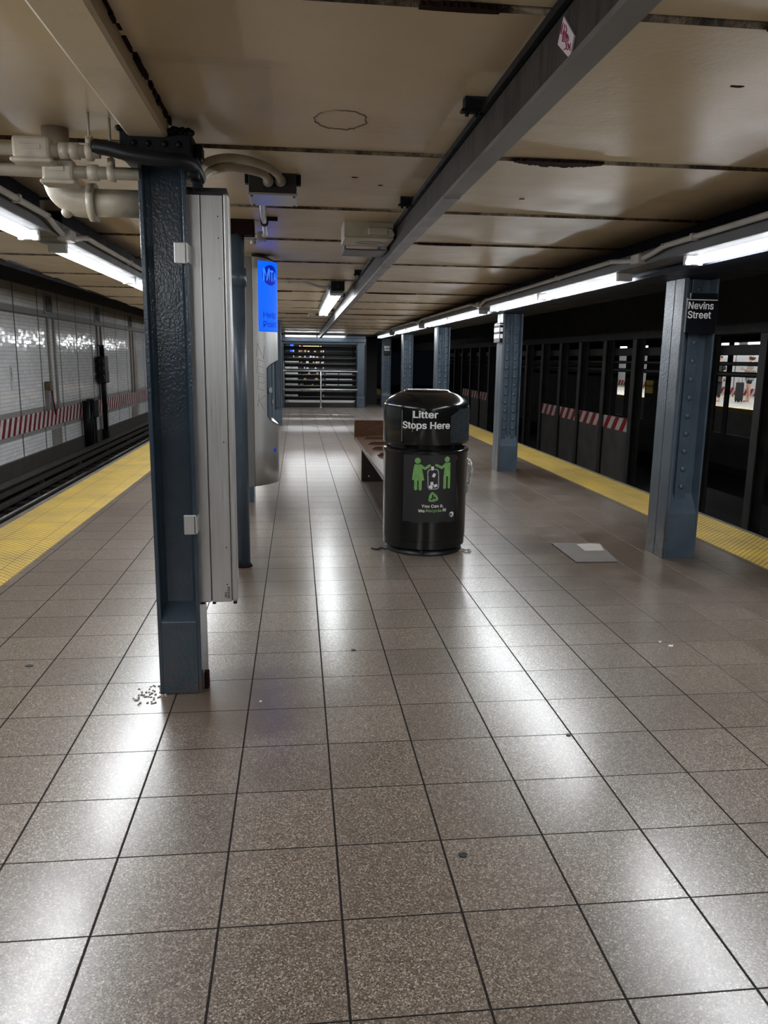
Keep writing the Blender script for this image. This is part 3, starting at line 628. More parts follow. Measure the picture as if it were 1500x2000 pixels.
# outlines of the few letters the lettering needs: advance, x/y pairs, triangles (thousandths of an em)
GLYPH = json.loads(r'''{"!":[196,[98,-4,81,-1,66,9,56,24,52,41,56,58,66,73,81,83,98,86,116,83,130,73,140,58,143,41,140,24,130,9,116,-1,67,160,63,509,132,509,128,160],[16,18,17,16,19,18,7,9,8,6,9,7,6,10,9,5,10,6,5,11,10,4,11,5,4,12,11,3,12,4,3,13,12,2,13,3,2,14,13,1,14,2,1,15,14,0,15,1]],".":[188,[95,-4,78,-1,63,9,53,24,50,41,53,59,63,73,78,83,95,87,113,83,128,73,138,59,141,41,138,24,128,9,113,-1],[7,9,8,6,9,7,6,10,9,5,10,6,5,11,10,4,11,5,4,12,11,3,12,4,3,13,12,2,13,3,2,14,13,1,14,2,1,15,14,0,15,1]],"1":[453,[76,0,76,55,391,55,391,0,276,509,276,0,212,0,209,448,86,358,86,427,198,509],[9,4,10,9,7,4,7,5,4,9,8,7,6,5,7,0,2,1,0,3,2]],"2":[453,[64,0,64,47,234,229,261,257,282,282,299,305,311,327,318,348,320,371,317,397,308,419,293,436,273,449,250,457,224,460,196,457,172,447,153,433,139,413,130,390,127,362,66,362,71,405,86,442,111,473,143,496,182,511,225,516,268,511,306,497,337,474,361,445,376,411,381,372,378,345,371,318,357,290,336,259,306,223,267,180,153,60,389,57,389,0],[26,28,27,26,29,28,25,29,26,25,30,29,24,30,25,24,31,30,23,15,24,15,14,24,14,13,24,13,31,24,12,31,13,23,16,15,11,31,12,23,17,16,11,32,31,22,17,23,10,32,11,22,18,17,9,32,10,22,19,18,9,33,32,21,19,22,8,33,9,21,20,19,8,34,33,7,34,8,6,34,7,6,35,34,5,35,6,5,36,35,4,36,5,4,37,36,3,37,4,3,38,37,2,38,3,1,38,2,1,39,38,1,40,39,1,41,40,1,42,41,0,42,1]],"6":[453,[226,-7,182,-1,142,15,109,40,84,74,69,115,64,162,68,199,80,239,102,285,137,340,252,509,322,509,151,261,145,261,154,275,165,288,179,299,196,307,214,312,235,314,278,309,316,295,346,271,370,240,384,201,389,157,384,112,368,73,343,39,310,14,271,-2,226,48,254,52,279,63,299,79,314,101,324,128,327,157,324,187,314,213,299,235,279,251,254,262,226,265,198,262,174,252,153,235,138,214,128,188,125,158,128,128,138,102,153,79,174,63,198,52],[10,12,11,10,16,12,16,13,12,9,16,10,19,21,20,18,21,19,18,22,21,17,22,18,16,22,17,16,23,22,9,15,16,13,44,16,44,23,16,8,15,9,8,14,15,44,43,23,43,24,23,13,45,44,13,46,45,42,24,43,8,13,14,8,46,13,8,47,46,41,24,42,41,25,24,7,47,8,7,48,47,40,25,41,7,49,48,39,25,40,39,26,25,6,49,7,6,50,49,38,26,39,5,50,6,5,51,50,37,26,38,37,27,26,5,52,51,36,27,37,4,52,5,36,28,27,4,53,52,35,28,36,4,54,53,34,28,35,3,54,4,34,29,28,3,55,54,33,29,34,3,32,55,32,29,33,3,29,32,2,29,3,2,30,29,1,30,2,1,31,30,0,31,1]],"8":[453,[226,-7,178,-2,136,11,101,33,74,62,57,96,52,135,55,166,65,195,81,220,101,241,125,256,153,265,119,282,93,308,76,342,70,380,75,417,90,450,114,477,146,498,184,511,226,516,269,511,306,498,337,477,361,450,377,417,382,380,376,342,359,308,333,282,300,265,327,256,351,241,372,220,387,195,397,166,401,135,395,96,378,62,352,33,317,11,275,-2,226,49,258,52,285,60,307,74,323,91,333,113,337,139,333,165,322,189,305,208,283,223,256,232,226,235,196,232,169,223,147,208,130,189,119,165,115,139,119,113,129,91,145,74,167,60,195,52,226,290,252,292,274,300,293,313,307,330,316,351,319,376,316,399,308,420,294,437,275,449,252,457,226,460,200,457,177,449,159,437,145,420,136,399,133,376,136,351,145,330,159,313,178,300,201,292],[21,23,22,20,23,21,20,24,23,19,24,20,19,25,24,18,25,19,18,80,25,80,26,25,18,81,80,79,26,80,18,82,81,78,26,79,17,82,18,78,27,26,17,83,82,77,27,78,17,84,83,76,27,77,17,85,84,75,27,76,16,85,17,75,28,27,16,86,85,74,28,75,15,86,16,74,29,28,15,87,86,73,29,74,15,88,87,72,29,73,72,30,29,14,88,15,14,89,88,71,30,72,14,90,89,70,30,71,70,31,30,13,90,14,13,91,90,69,31,70,13,68,91,68,31,69,13,31,68,13,32,31,12,32,13,11,32,12,11,33,32,10,33,11,10,34,33,9,56,10,56,34,10,56,35,34,9,57,56,55,35,56,9,58,57,54,35,55,9,59,58,53,35,54,8,59,9,53,36,35,8,60,59,52,36,53,7,60,8,52,37,36,7,61,60,51,37,52,6,61,7,51,38,37,6,62,61,50,38,51,6,63,62,49,38,50,5,63,6,49,39,38,5,64,63,48,39,49,4,64,5,48,40,39,4,65,64,47,40,48,4,66,65,46,40,47,3,66,4,46,41,40,3,67,66,45,41,46,3,44,67,44,41,45,3,41,44,2,41,3,2,42,41,1,42,2,1,43,42,0,43,1]],"9":[453,[226,516,271,510,310,494,343,468,368,434,384,393,389,347,385,309,373,270,350,224,315,168,200,0,130,0,301,248,307,248,299,234,287,221,273,210,257,202,238,196,218,195,175,199,137,214,106,237,83,269,68,307,64,352,69,397,85,436,110,469,143,494,182,510,226,460,199,457,174,446,154,429,138,407,129,381,125,352,129,322,138,295,154,274,174,257,199,247,226,243,254,247,279,257,299,273,314,295,324,321,327,350,324,381,314,407,299,429,279,446,254,457],[31,1,0,30,1,31,30,2,1,29,2,30,29,3,2,28,33,29,33,32,29,32,3,29,32,55,3,55,4,3,28,34,33,54,4,55,28,35,34,53,4,54,27,35,28,53,5,4,27,36,35,52,5,53,27,37,36,51,5,52,26,37,27,51,6,5,26,38,37,50,6,51,25,38,26,25,39,38,49,6,50,49,7,6,25,40,39,48,7,49,48,8,7,24,40,25,24,41,40,47,8,48,24,42,41,46,8,47,46,14,8,14,9,8,23,42,24,23,43,42,45,13,46,13,14,46,45,17,13,17,12,13,15,9,14,23,44,43,44,17,45,23,17,44,22,17,23,16,9,15,16,10,9,17,10,16,21,17,22,21,18,17,12,10,17,21,19,18,20,19,21,12,11,10]],"A":[480,[16,0,201,509,276,509,463,0,395,0,287,302,276,334,264,372,250,420,232,478,245,478,228,419,213,371,201,333,191,302,85,0,110,142,110,199,370,199,370,142],[0,9,1,9,2,1,9,10,2,10,3,2,0,17,9,17,11,9,11,8,9,11,8,10,8,18,10,18,3,10,7,18,8,17,12,11,6,18,7,17,13,12,5,18,6,17,14,13,17,16,14,16,15,14,4,19,5,19,18,5,0,16,17,16,18,17,16,19,18,19,3,18,0,15,16,4,3,19]],"B":[456,[60,0,60,509,241,509,289,504,329,491,359,469,381,442,394,410,398,374,395,344,387,320,373,301,356,286,336,275,315,267,315,262,339,257,363,245,385,227,402,203,414,173,418,136,413,100,400,67,377,39,344,18,301,4,247,0,125,57,245,57,296,63,330,80,349,105,355,137,352,161,342,184,327,203,306,218,279,228,248,231,125,231,125,285,238,285,265,288,288,296,308,309,323,326,333,348,336,372,330,403,313,429,283,446,240,452,125,452],[0,53,1,53,2,1,53,3,2,53,4,3,53,5,4,53,52,5,52,6,5,0,41,53,51,6,52,50,6,51,50,7,6,49,7,50,49,8,7,48,8,49,48,9,8,47,9,48,46,9,47,46,10,9,45,10,46,45,11,10,44,11,45,44,12,11,43,12,44,42,12,43,42,13,12,0,40,41,40,42,41,40,13,42,40,14,13,40,15,14,40,16,15,40,17,16,40,39,17,39,18,17,0,28,40,38,18,39,37,18,38,37,19,18,36,19,37,36,20,19,35,20,36,34,20,35,34,21,20,33,21,34,32,21,33,32,22,21,31,22,32,31,23,22,30,23,31,30,24,23,29,24,30,0,29,28,0,24,29,0,25,24,0,26,25,0,27,26]],"C":[510,[267,-7,205,1,150,25,104,63,70,115,48,179,40,254,48,329,70,393,104,445,150,484,205,508,267,516,305,513,340,504,373,490,402,471,427,447,448,418,463,385,473,348,408,348,401,373,389,395,375,413,357,428,337,440,315,449,292,454,267,456,223,450,184,432,150,403,125,364,109,314,103,254,109,194,125,145,151,105,184,76,223,59,267,53,292,55,315,60,337,69,357,81,375,96,389,114,401,136,408,160,473,160,463,124,448,91,428,62,402,38,373,19,341,5,305,-4],[11,13,12,11,14,13,10,14,11,10,15,14,10,16,15,9,16,10,9,29,16,29,17,16,9,30,29,28,17,29,27,17,28,9,31,30,26,17,27,26,18,17,8,31,9,25,18,26,8,32,31,24,18,25,24,19,18,23,19,24,8,33,32,22,19,23,7,33,8,22,20,19,21,20,22,7,34,33,6,34,7,6,35,34,5,35,6,5,36,35,5,37,36,4,37,5,48,50,49,48,51,50,4,38,37,47,51,48,47,52,51,3,38,4,46,52,47,3,39,38,45,52,46,45,53,52,44,53,45,3,40,39,43,53,44,2,40,3,43,54,53,42,54,43,2,41,40,41,54,42,2,54,41,2,55,54,1,55,2,1,56,55,1,57,56,0,57,1]],"H":[517,[60,0,60,509,125,509,125,289,392,289,392,509,457,509,457,0,392,0,392,232,125,232,125,0],[0,2,1,0,3,2,4,6,5,4,7,6,0,10,3,10,4,3,10,9,4,9,7,4,0,11,10,8,7,9]],"L":[393,[60,0,60,509,125,509,125,57,361,57,361,0],[0,2,1,0,3,2,0,4,3,0,5,4]],"M":[628,[60,0,60,509,152,509,277,187,282,174,287,159,293,141,299,123,305,103,311,84,317,65,322,49,307,49,312,65,318,83,324,102,330,121,336,140,342,158,348,174,352,187,476,509,568,509,568,0,504,0,504,291,504,308,504,327,505,347,505,369,506,391,506,413,507,457,513,457,505,433,498,409,490,386,482,363,474,341,467,322,461,305,456,291,342,0,286,0,170,291,165,304,159,321,152,340,145,361,137,384,129,408,121,432,112,457,119,457,119,437,120,416,120,394,121,372,121,350,122,328,122,309,122,291,122,0],[0,52,1,52,2,1,52,53,2,53,3,2,20,32,21,32,22,21,32,33,22,33,23,22,0,51,52,54,3,53,20,34,32,34,23,33,55,51,54,51,3,54,20,35,34,0,55,51,55,50,51,0,56,55,20,36,35,0,57,56,20,37,36,0,58,57,20,38,37,0,59,58,20,39,38,0,60,59,20,40,39,0,61,60,20,41,40,0,62,61,20,42,41,19,42,20,18,42,19,17,42,18,16,42,17,15,42,16,14,42,15,13,10,14,10,42,14,13,11,10,12,11,13]],"N":[523,[60,0,60,509,136,509,343,183,352,169,363,151,375,130,388,107,401,82,414,55,405,54,401,108,400,134,399,157,399,178,399,195,399,509,463,509,463,0,387,0,202,290,190,310,177,331,164,354,148,381,130,413,108,452,119,454,121,417,122,384,123,354,124,328,125,307,125,291,125,0],[0,26,1,26,2,1,26,27,2,27,3,2,15,17,16,15,18,17,28,25,27,25,3,27,0,28,26,28,25,26,0,29,28,24,3,25,0,30,29,23,3,24,22,3,23,0,31,30,21,3,22,0,32,31,20,3,21,0,33,32,0,34,33,19,3,20,14,18,15,19,4,3,13,18,14,19,5,4,12,18,13,19,6,5,11,18,12,19,7,6,8,18,11,19,8,7,19,10,8,10,9,8,10,18,8,19,18,10]],"P":[445,[60,0,60,509,235,509,289,503,332,487,366,462,390,430,404,391,409,348,404,304,390,265,366,233,332,207,289,191,235,186,109,186,109,242,233,242,269,246,297,256,318,272,333,294,342,319,344,348,342,376,333,402,318,423,297,439,268,449,232,452,125,452,125,0],[0,30,1,30,2,1,30,3,2,30,4,3,30,5,4,30,29,5,29,28,5,28,6,5,0,16,30,16,31,30,27,6,28,26,6,27,26,7,6,25,7,26,24,7,25,24,8,7,23,8,24,22,8,23,22,9,8,21,9,22,21,10,9,20,10,21,19,10,20,19,11,10,18,11,19,17,11,18,0,15,16,31,17,16,31,14,17,14,11,17,14,12,11,14,13,12,0,14,15,0,31,14]],"R":[449,[60,0,60,509,236,509,290,504,333,489,367,465,390,433,405,395,409,352,405,309,390,271,367,240,333,217,289,203,236,198,96,198,96,255,234,255,269,258,298,267,319,281,334,300,342,324,345,352,342,380,334,405,319,425,298,440,269,449,233,452,125,452,125,0,353,0,230,229,303,229,428,0],[0,16,1,16,30,1,30,2,1,30,3,2,30,4,3,30,5,4,30,29,5,29,28,5,28,6,5,16,31,30,27,6,28,26,6,27,26,7,6,25,7,26,24,7,25,24,8,7,23,8,24,22,8,23,22,9,8,21,9,22,21,10,9,20,10,21,19,10,20,19,11,10,18,11,19,17,11,18,0,15,16,31,17,16,31,33,17,33,11,17,33,34,11,34,12,11,31,14,33,14,32,33,35,12,34,13,35,12,14,35,13,0,14,15,0,31,14,32,35,14]],"S":[447,[224,-9,172,-4,128,9,91,31,64,60,46,96,38,137,104,137,110,110,123,88,142,71,166,59,194,52,224,49,257,52,286,60,311,74,329,92,341,114,346,139,342,161,332,179,316,193,296,205,272,214,245,222,184,239,128,260,86,289,60,326,52,372,58,413,75,448,102,476,138,498,180,511,227,516,275,511,316,498,351,476,377,449,394,415,401,378,337,378,326,412,302,437,267,453,225,459,194,456,167,448,145,435,129,418,118,398,115,376,119,352,131,334,148,319,169,308,191,300,212,293,264,279,287,272,312,264,336,252,359,238,379,220,395,198,405,171,408,139,403,99,386,64,360,34,323,11,278,-4],[35,37,36,34,37,35,34,38,37,33,38,34,33,39,38,33,40,39,32,47,33,47,40,33,32,48,47,46,40,47,32,49,48,45,40,46,45,41,40,31,49,32,31,50,49,44,41,45,31,51,50,31,52,51,44,42,41,30,52,31,43,42,44,30,53,52,30,54,53,29,54,30,29,55,54,29,56,55,28,56,29,28,57,56,28,58,57,28,59,58,28,60,59,27,60,28,27,61,60,27,62,61,27,63,62,26,63,27,26,64,63,25,64,26,25,65,64,24,65,25,24,66,65,23,66,24,22,66,23,22,67,66,21,67,22,20,67,21,20,68,67,19,68,20,18,68,19,18,69,68,5,7,6,5,8,7,17,69,18,5,9,8,17,70,69,4,9,5,16,70,17,4,10,9,15,70,16,4,11,10,15,71,70,14,71,15,3,11,4,3,12,11,13,71,14,3,13,12,3,71,13,3,72,71,2,72,3,2,73,72,1,73,2,1,0,73]],"T":[449,[32,452,32,509,417,509,417,452,257,452,257,0,193,0,193,452],[0,2,1,0,3,2,7,3,0,6,4,7,4,3,7,6,5,4]],"W":[686,[155,0,16,509,82,509,163,196,170,171,175,145,181,120,187,94,192,67,197,40,189,40,200,94,205,120,211,145,218,171,224,196,306,509,380,509,462,196,468,171,474,145,480,120,486,94,497,40,488,40,493,67,499,94,504,120,510,145,517,171,523,196,603,509,670,509,530,0,455,0,368,323,359,356,351,391,336,475,350,475,342,433,335,395,327,359,318,323,230,0],[0,2,1,0,3,2,15,38,16,38,17,16,38,39,17,39,18,17,30,32,31,30,33,32,15,40,38,40,18,39,15,41,40,37,18,40,15,42,41,36,18,37,15,43,42,35,18,36,15,44,43,34,18,35,0,4,3,14,44,15,34,19,18,29,33,30,0,5,4,13,44,14,34,20,19,28,33,29,0,6,5,12,44,13,34,21,20,27,33,28,0,7,6,11,44,12,34,22,21,26,33,27,0,8,7,8,44,11,34,25,22,25,33,26,0,10,8,10,9,8,10,44,8,34,24,25,24,23,25,24,33,25,0,44,10,34,33,24]],"Y":[472,[203,0,203,208,16,509,91,509,192,344,208,318,222,292,236,264,250,230,224,230,251,293,265,318,280,344,381,509,455,509,268,208,268,0],[1,3,2,1,4,3,12,14,13,12,15,14,1,5,4,11,15,12,10,15,11,1,6,5,7,15,10,1,7,6,9,8,7,8,15,7,1,8,7,1,15,8,0,15,1,0,16,15]],"a":[389,[160,-9,126,-5,94,5,68,22,48,45,35,73,30,108,34,138,43,161,58,179,78,193,100,203,125,211,152,216,178,220,209,224,234,227,252,230,265,235,273,243,276,257,273,279,267,297,256,311,240,322,220,329,196,331,171,329,149,322,132,313,118,301,107,288,100,274,41,291,57,322,79,346,104,364,133,375,163,382,194,384,215,383,239,379,263,372,286,360,306,343,322,320,333,290,337,251,337,0,277,0,277,52,272,52,264,38,252,25,236,12,215,1,190,-6,170,45,202,49,228,59,248,74,263,93,272,115,276,138,276,190,270,186,259,182,246,179,231,176,216,173,200,171,186,169,175,168,154,164,134,159,117,150,103,139,95,124,92,105,94,87,102,72,114,61,130,52,149,47],[38,40,39,38,41,40,37,41,38,37,42,41,36,42,37,36,43,42,35,43,36,35,44,43,34,44,35,34,26,44,26,45,44,34,27,26,25,45,26,34,28,27,24,45,25,34,29,28,33,29,34,23,45,24,23,46,45,33,30,29,22,46,23,33,31,30,21,46,22,32,31,33,21,47,46,20,47,21,19,47,20,19,48,47,18,48,19,17,64,18,64,48,18,16,64,17,15,64,16,14,64,15,13,64,14,12,64,13,11,64,12,10,64,11,9,64,10,9,65,64,63,48,64,9,66,65,9,67,66,8,67,9,8,68,67,8,69,68,8,70,69,8,71,70,8,72,71,8,73,72,8,74,73,7,74,8,7,75,74,7,76,75,7,77,76,62,48,63,6,77,7,6,78,77,61,48,62,5,78,6,5,79,78,60,50,61,50,48,61,5,80,79,59,50,60,4,80,5,4,81,80,4,82,81,58,51,59,51,50,59,4,83,82,58,52,51,49,48,50,57,52,58,4,57,83,4,52,57,3,52,4,3,53,52,3,54,53,2,54,3,2,55,54,1,55,2,1,56,55,0,56,1]],"c":[396,[207,-8,159,-2,117,16,82,46,56,85,40,133,34,187,40,243,56,291,82,330,117,360,159,378,207,384,234,383,260,377,284,368,305,356,324,341,340,322,353,301,362,277,303,262,298,276,290,289,281,301,270,311,257,319,242,325,226,329,207,330,173,325,145,310,124,287,108,258,99,224,96,187,99,151,108,117,124,89,145,66,173,51,207,46,226,48,243,52,258,58,271,66,282,76,292,89,299,102,304,117,363,102,354,78,341,56,325,37,306,21,285,9,261,-1,235,-6],[11,13,12,11,14,13,10,14,11,10,15,14,10,16,15,9,16,10,9,17,16,9,29,17,29,18,17,8,30,9,30,29,9,28,18,29,27,18,28,8,31,30,26,18,27,26,19,18,25,19,26,24,19,25,8,32,31,23,19,24,23,20,19,7,32,8,22,20,23,7,33,32,22,21,20,7,34,33,6,34,7,6,35,34,5,35,6,5,36,35,5,37,36,4,37,5,4,38,37,48,50,49,48,51,50,47,51,48,46,51,47,4,39,38,3,39,4,46,52,51,45,52,46,44,52,45,3,40,39,43,52,44,43,53,52,42,53,43,3,41,40,41,53,42,3,53,41,2,53,3,2,54,53,2,55,54,1,55,2,1,56,55,1,57,56,0,57,1]],"e":[404,[212,-8,161,-2,117,16,82,46,56,85,40,132,34,187,39,242,55,290,81,329,115,359,157,378,205,384,236,382,266,374,294,361,319,341,341,315,357,282,368,242,371,194,371,169,75,169,75,221,338,221,310,202,307,237,298,269,283,294,263,314,237,326,205,330,173,326,146,313,125,294,109,270,99,241,96,211,96,178,100,139,110,106,128,80,151,61,179,50,212,46,234,48,254,53,271,61,285,73,297,88,306,105,365,91,353,63,335,39,311,19,283,4,249,-5],[11,13,12,11,14,13,10,14,11,10,15,14,10,16,15,9,16,10,9,31,16,31,17,16,9,32,31,30,17,31,8,32,9,29,17,30,8,33,32,29,18,17,28,18,29,8,34,33,27,18,28,8,35,34,7,35,8,27,19,18,7,36,35,26,19,27,26,24,19,24,20,19,6,23,7,23,36,7,23,37,36,25,24,26,6,22,23,37,24,23,37,20,24,38,20,37,38,21,20,5,22,6,39,21,38,5,21,22,5,39,21,5,40,39,4,40,5,4,41,40,49,51,50,49,52,51,48,52,49,3,41,4,3,42,41,47,52,48,47,53,52,3,43,42,46,53,47,45,53,46,3,44,43,44,53,45,3,53,44,2,53,3,2,54,53,2,55,54,1,55,2,1,56,55,0,56,1]],"i":[167,[84,443,67,446,54,455,44,468,41,483,44,499,54,512,67,521,84,524,100,521,114,512,123,499,126,483,123,468,114,455,100,446,53,0,53,379,114,379,114,0],[16,18,17,16,19,18,7,9,8,6,9,7,6,10,9,5,10,6,5,11,10,4,11,5,4,12,11,3,12,4,3,13,12,2,13,3,2,14,13,1,14,2,1,15,14,0,15,1]],"l":[189,[139,-2,101,3,74,20,58,47,53,84,53,509,114,509,114,99,115,77,120,62,130,54,146,52,154,52,160,53,165,53,170,54,181,3,172,1,162,-1,151,-2],[4,6,5,4,7,6,4,8,7,3,8,4,3,9,8,3,10,9,3,11,10,14,16,15,13,16,14,12,16,13,11,16,12,3,16,11,2,16,3,1,16,2,0,16,1,0,17,16,0,18,17,0,19,18]],"n":[410,[114,227,114,0,53,0,53,379,112,379,112,287,102,287,124,332,152,362,187,379,227,384,264,380,295,369,321,349,341,321,353,285,357,240,357,0,296,0,296,235,290,275,273,304,246,323,210,329,184,326,161,317,141,303,126,283,117,257],[9,11,10,9,12,11,2,4,3,2,6,4,6,5,4,8,12,9,8,13,12,7,13,8,7,23,13,23,14,13,6,25,7,25,24,7,24,23,7,22,14,23,21,14,22,21,15,14,6,26,25,20,15,21,6,27,26,2,28,6,28,27,6,20,16,15,19,16,20,2,0,28,19,17,16,18,17,19,2,1,0]],"o":[415,[207,-8,159,-2,117,16,82,46,56,85,40,133,34,187,40,243,56,291,82,330,117,360,159,378,207,384,256,378,299,360,333,330,359,291,376,243,381,187,376,133,359,85,333,46,299,16,256,-2,207,46,242,51,270,66,292,89,307,117,316,151,319,187,316,224,307,258,292,287,270,310,242,325,207,330,173,325,145,310,124,287,108,258,99,224,96,187,99,151,108,117,124,89,145,66,173,51],[11,13,12,10,13,11,10,14,13,9,14,10,9,15,14,8,37,9,37,36,9,36,15,9,36,35,15,35,16,15,8,38,37,34,16,35,8,39,38,33,16,34,7,39,8,33,17,16,7,40,39,32,17,33,7,41,40,31,17,32,6,41,7,31,18,17,6,42,41,30,18,31,5,42,6,5,43,42,29,18,30,29,19,18,5,44,43,28,19,29,28,20,19,4,44,5,4,45,44,27,20,28,4,46,45,26,20,27,3,46,4,26,21,20,3,47,46,25,21,26,3,24,47,24,21,25,3,21,24,2,21,3,2,22,21,1,22,2,1,23,22,0,23,1]],"p":[424,[53,-143,53,379,112,379,112,319,118,319,126,331,137,346,152,360,171,373,197,381,229,384,274,378,313,361,345,332,370,293,385,245,390,189,385,133,370,84,346,45,313,16,274,-2,229,-8,198,-5,173,4,153,17,138,31,127,46,118,59,114,59,114,-143,220,47,253,51,279,66,301,88,316,117,325,151,328,189,325,227,316,261,301,290,280,311,253,325,220,330,188,325,161,312,140,291,125,263,116,229,113,189,116,150,125,115,140,86,162,65,188,51],[9,11,10,8,11,9,0,2,1,0,3,2,8,12,11,7,12,8,7,13,12,6,13,7,5,13,6,5,43,13,43,42,13,42,14,13,4,43,5,4,44,43,4,45,44,41,14,42,0,4,3,0,48,4,48,47,4,47,46,4,46,45,4,40,14,41,40,15,14,39,15,40,38,15,39,38,16,15,0,49,48,37,16,38,0,50,49,36,16,37,36,17,16,35,17,36,0,51,50,35,18,17,34,18,35,0,29,51,29,52,51,33,18,34,29,53,52,33,19,18,32,19,33,29,28,53,28,54,53,0,30,29,27,54,28,31,19,32,27,31,54,27,19,31,26,19,27,26,20,19,25,20,26,24,20,25,24,21,20,23,21,24,23,22,21]],"r":[259,[53,0,53,379,112,379,112,321,130,347,152,367,181,380,213,385,221,385,229,384,237,384,243,384,243,322,239,323,230,324,219,325,207,326,182,323,159,315,140,301,126,284,117,262,114,237,114,0],[6,8,7,6,9,8,6,10,9,6,11,10,6,12,11,5,12,6,0,2,1,0,3,2,4,12,5,3,16,4,16,15,4,15,14,4,14,13,4,13,12,4,3,17,16,3,18,17,0,21,3,21,20,3,20,19,3,19,18,3,0,22,21,0,23,22]],"s":[365,[182,-8,145,-5,112,3,84,18,62,38,45,63,36,94,94,107,105,79,124,60,150,49,181,45,217,50,244,62,262,81,268,103,265,121,254,136,237,147,212,155,149,170,104,186,72,208,53,237,47,274,51,305,65,332,87,354,115,370,149,381,187,384,223,381,254,372,279,358,299,339,314,316,324,290,268,277,258,298,243,316,219,328,187,333,156,329,131,317,114,299,109,277,112,258,124,243,144,232,172,223,229,209,275,194,306,171,325,142,331,107,326,75,312,47,290,24,260,6,223,-5],[29,31,30,29,32,31,28,32,29,28,33,32,27,33,28,27,34,33,26,34,27,26,41,34,41,35,34,26,42,41,40,35,41,25,42,26,25,43,42,39,35,40,25,44,43,39,36,35,38,36,39,24,44,25,24,45,44,37,36,38,24,46,45,23,46,24,23,47,46,23,48,47,22,48,23,22,49,48,22,50,49,22,51,50,21,51,22,21,52,51,20,52,21,20,53,52,19,53,20,18,53,19,17,53,18,17,54,53,16,54,17,15,54,16,6,8,7,15,55,54,14,55,15,5,8,6,13,55,14,5,9,8,13,56,55,4,9,5,12,56,13,4,10,9,11,56,12,4,11,10,11,57,56,4,57,11,3,57,4,3,58,57,2,58,3,2,59,58,1,59,2,1,0,59]],"t":[227,[204,379,204,327,6,327,6,379,65,471,126,471,126,98,128,76,136,61,150,53,170,50,177,50,185,51,194,52,202,54,213,2,203,-1,192,-3,180,-4,168,-4,125,2,92,21,72,52,65,93],[23,5,4,23,6,5,2,0,3,2,1,0,23,7,6,22,7,23,22,8,7,22,9,8,13,15,14,22,10,9,12,15,13,21,10,22,11,15,12,10,15,11,21,15,10,20,15,21,19,15,20,19,16,15,19,17,16,19,18,17]],"u":[410,[182,-5,146,-1,115,11,89,31,69,59,57,95,53,139,53,379,114,379,114,144,119,105,137,75,164,56,200,50,226,53,249,62,268,77,283,97,293,122,296,153,296,379,357,379,357,0,298,0,298,92,307,92,286,47,257,17,222,0],[6,8,7,6,9,8,19,21,20,19,22,21,18,22,19,6,10,9,5,10,6,17,25,18,25,22,18,5,11,10,16,24,17,24,25,17,4,11,5,16,26,24,26,23,24,26,22,25,15,26,16,4,12,11,14,26,15,3,12,4,3,13,12,13,26,14,3,26,13,3,27,26,23,22,26,2,27,3,2,28,27,1,28,2,1,0,28]],"v":[389,[163,0,17,379,84,379,165,155,177,121,187,87,206,21,184,21,194,53,203,87,213,121,224,155,305,379,371,379,226,0],[0,2,1,0,3,2,11,13,12,11,14,13,0,4,3,10,14,11,0,5,4,9,14,10,0,8,5,8,14,9,0,7,8,6,14,8,0,6,7,0,14,6]],"y":[389,[47,-139,61,-86,71,-87,88,-90,104,-89,118,-84,130,-74,141,-58,151,-36,163,-1,17,379,84,379,165,155,177,121,187,87,206,21,184,21,193,53,202,87,212,121,224,155,305,379,371,379,204,-58,191,-85,177,-107,159,-124,139,-136,117,-143,91,-145,77,-145,65,-143,54,-141],[9,11,10,9,12,11,20,22,21,20,23,22,9,13,12,19,23,20,18,15,19,15,23,19,9,14,13,17,15,18,9,17,14,9,16,17,9,15,16,9,23,15,8,23,9,7,23,8,7,24,23,6,24,7,5,24,6,4,24,5,4,25,24,0,2,1,0,3,2,3,25,4,0,25,3,0,26,25,0,27,26,0,28,27,32,28,0,31,28,32,31,29,28,30,29,31]]}''')
def text2d(body):
    x = 0.0
    vs, fs = [], []
    for ch in body:
        if ch == ' ':
            x += 0.20; continue
        adv, co, tr = GLYPH[ch]
        b = len(vs)
        vs += [(x + co[k] / 1000, co[k + 1] / 1000) for k in range(0, len(co), 2)]
        fs += [(b + tr[k], b + tr[k + 1], b + tr[k + 2]) for k in range(0, len(tr), 3)]
        x += adv / 1000
    return vs, fs
CAP = max(GLYPH['H'][1][1::2]) / 1000

def fit_text(body, width=None, height=None, bold=0.0, cx=0, cy=0, left=None):
    """lettering scaled to a width and/or cap height, centred at (cx, cy) or starting at left; bold thickens the strokes by that share of the cap height"""
    vs, fs = text2d(body)
    r = bold * CAP
    if r > 0:
        n = len(vs)
        V, F = list(vs), list(fs)
        for k in range(8):
            a = 2 * PI * k / 8
            V += [(x + r * math.cos(a), y + r * 0.7 * math.sin(a), (k + 1) * 8e-5) for x, y in vs]
            F += [tuple(i + n * (k + 1) for i in f) for f in fs]
        vs, fs = V, F
    x0 = min(v[0] for v in vs); x1 = max(v[0] for v in vs)
    sx = width / (x1 - x0) if width else height / CAP
    sy = height / CAP if height else sx
    ox = left if left is not None else cx - (x1 - x0) * sx / 2
    return [(ox + (v[0] - x0) * sx, cy + v[1] * sy, v[2] if len(v) > 2 else 0.0) for v in vs], fs

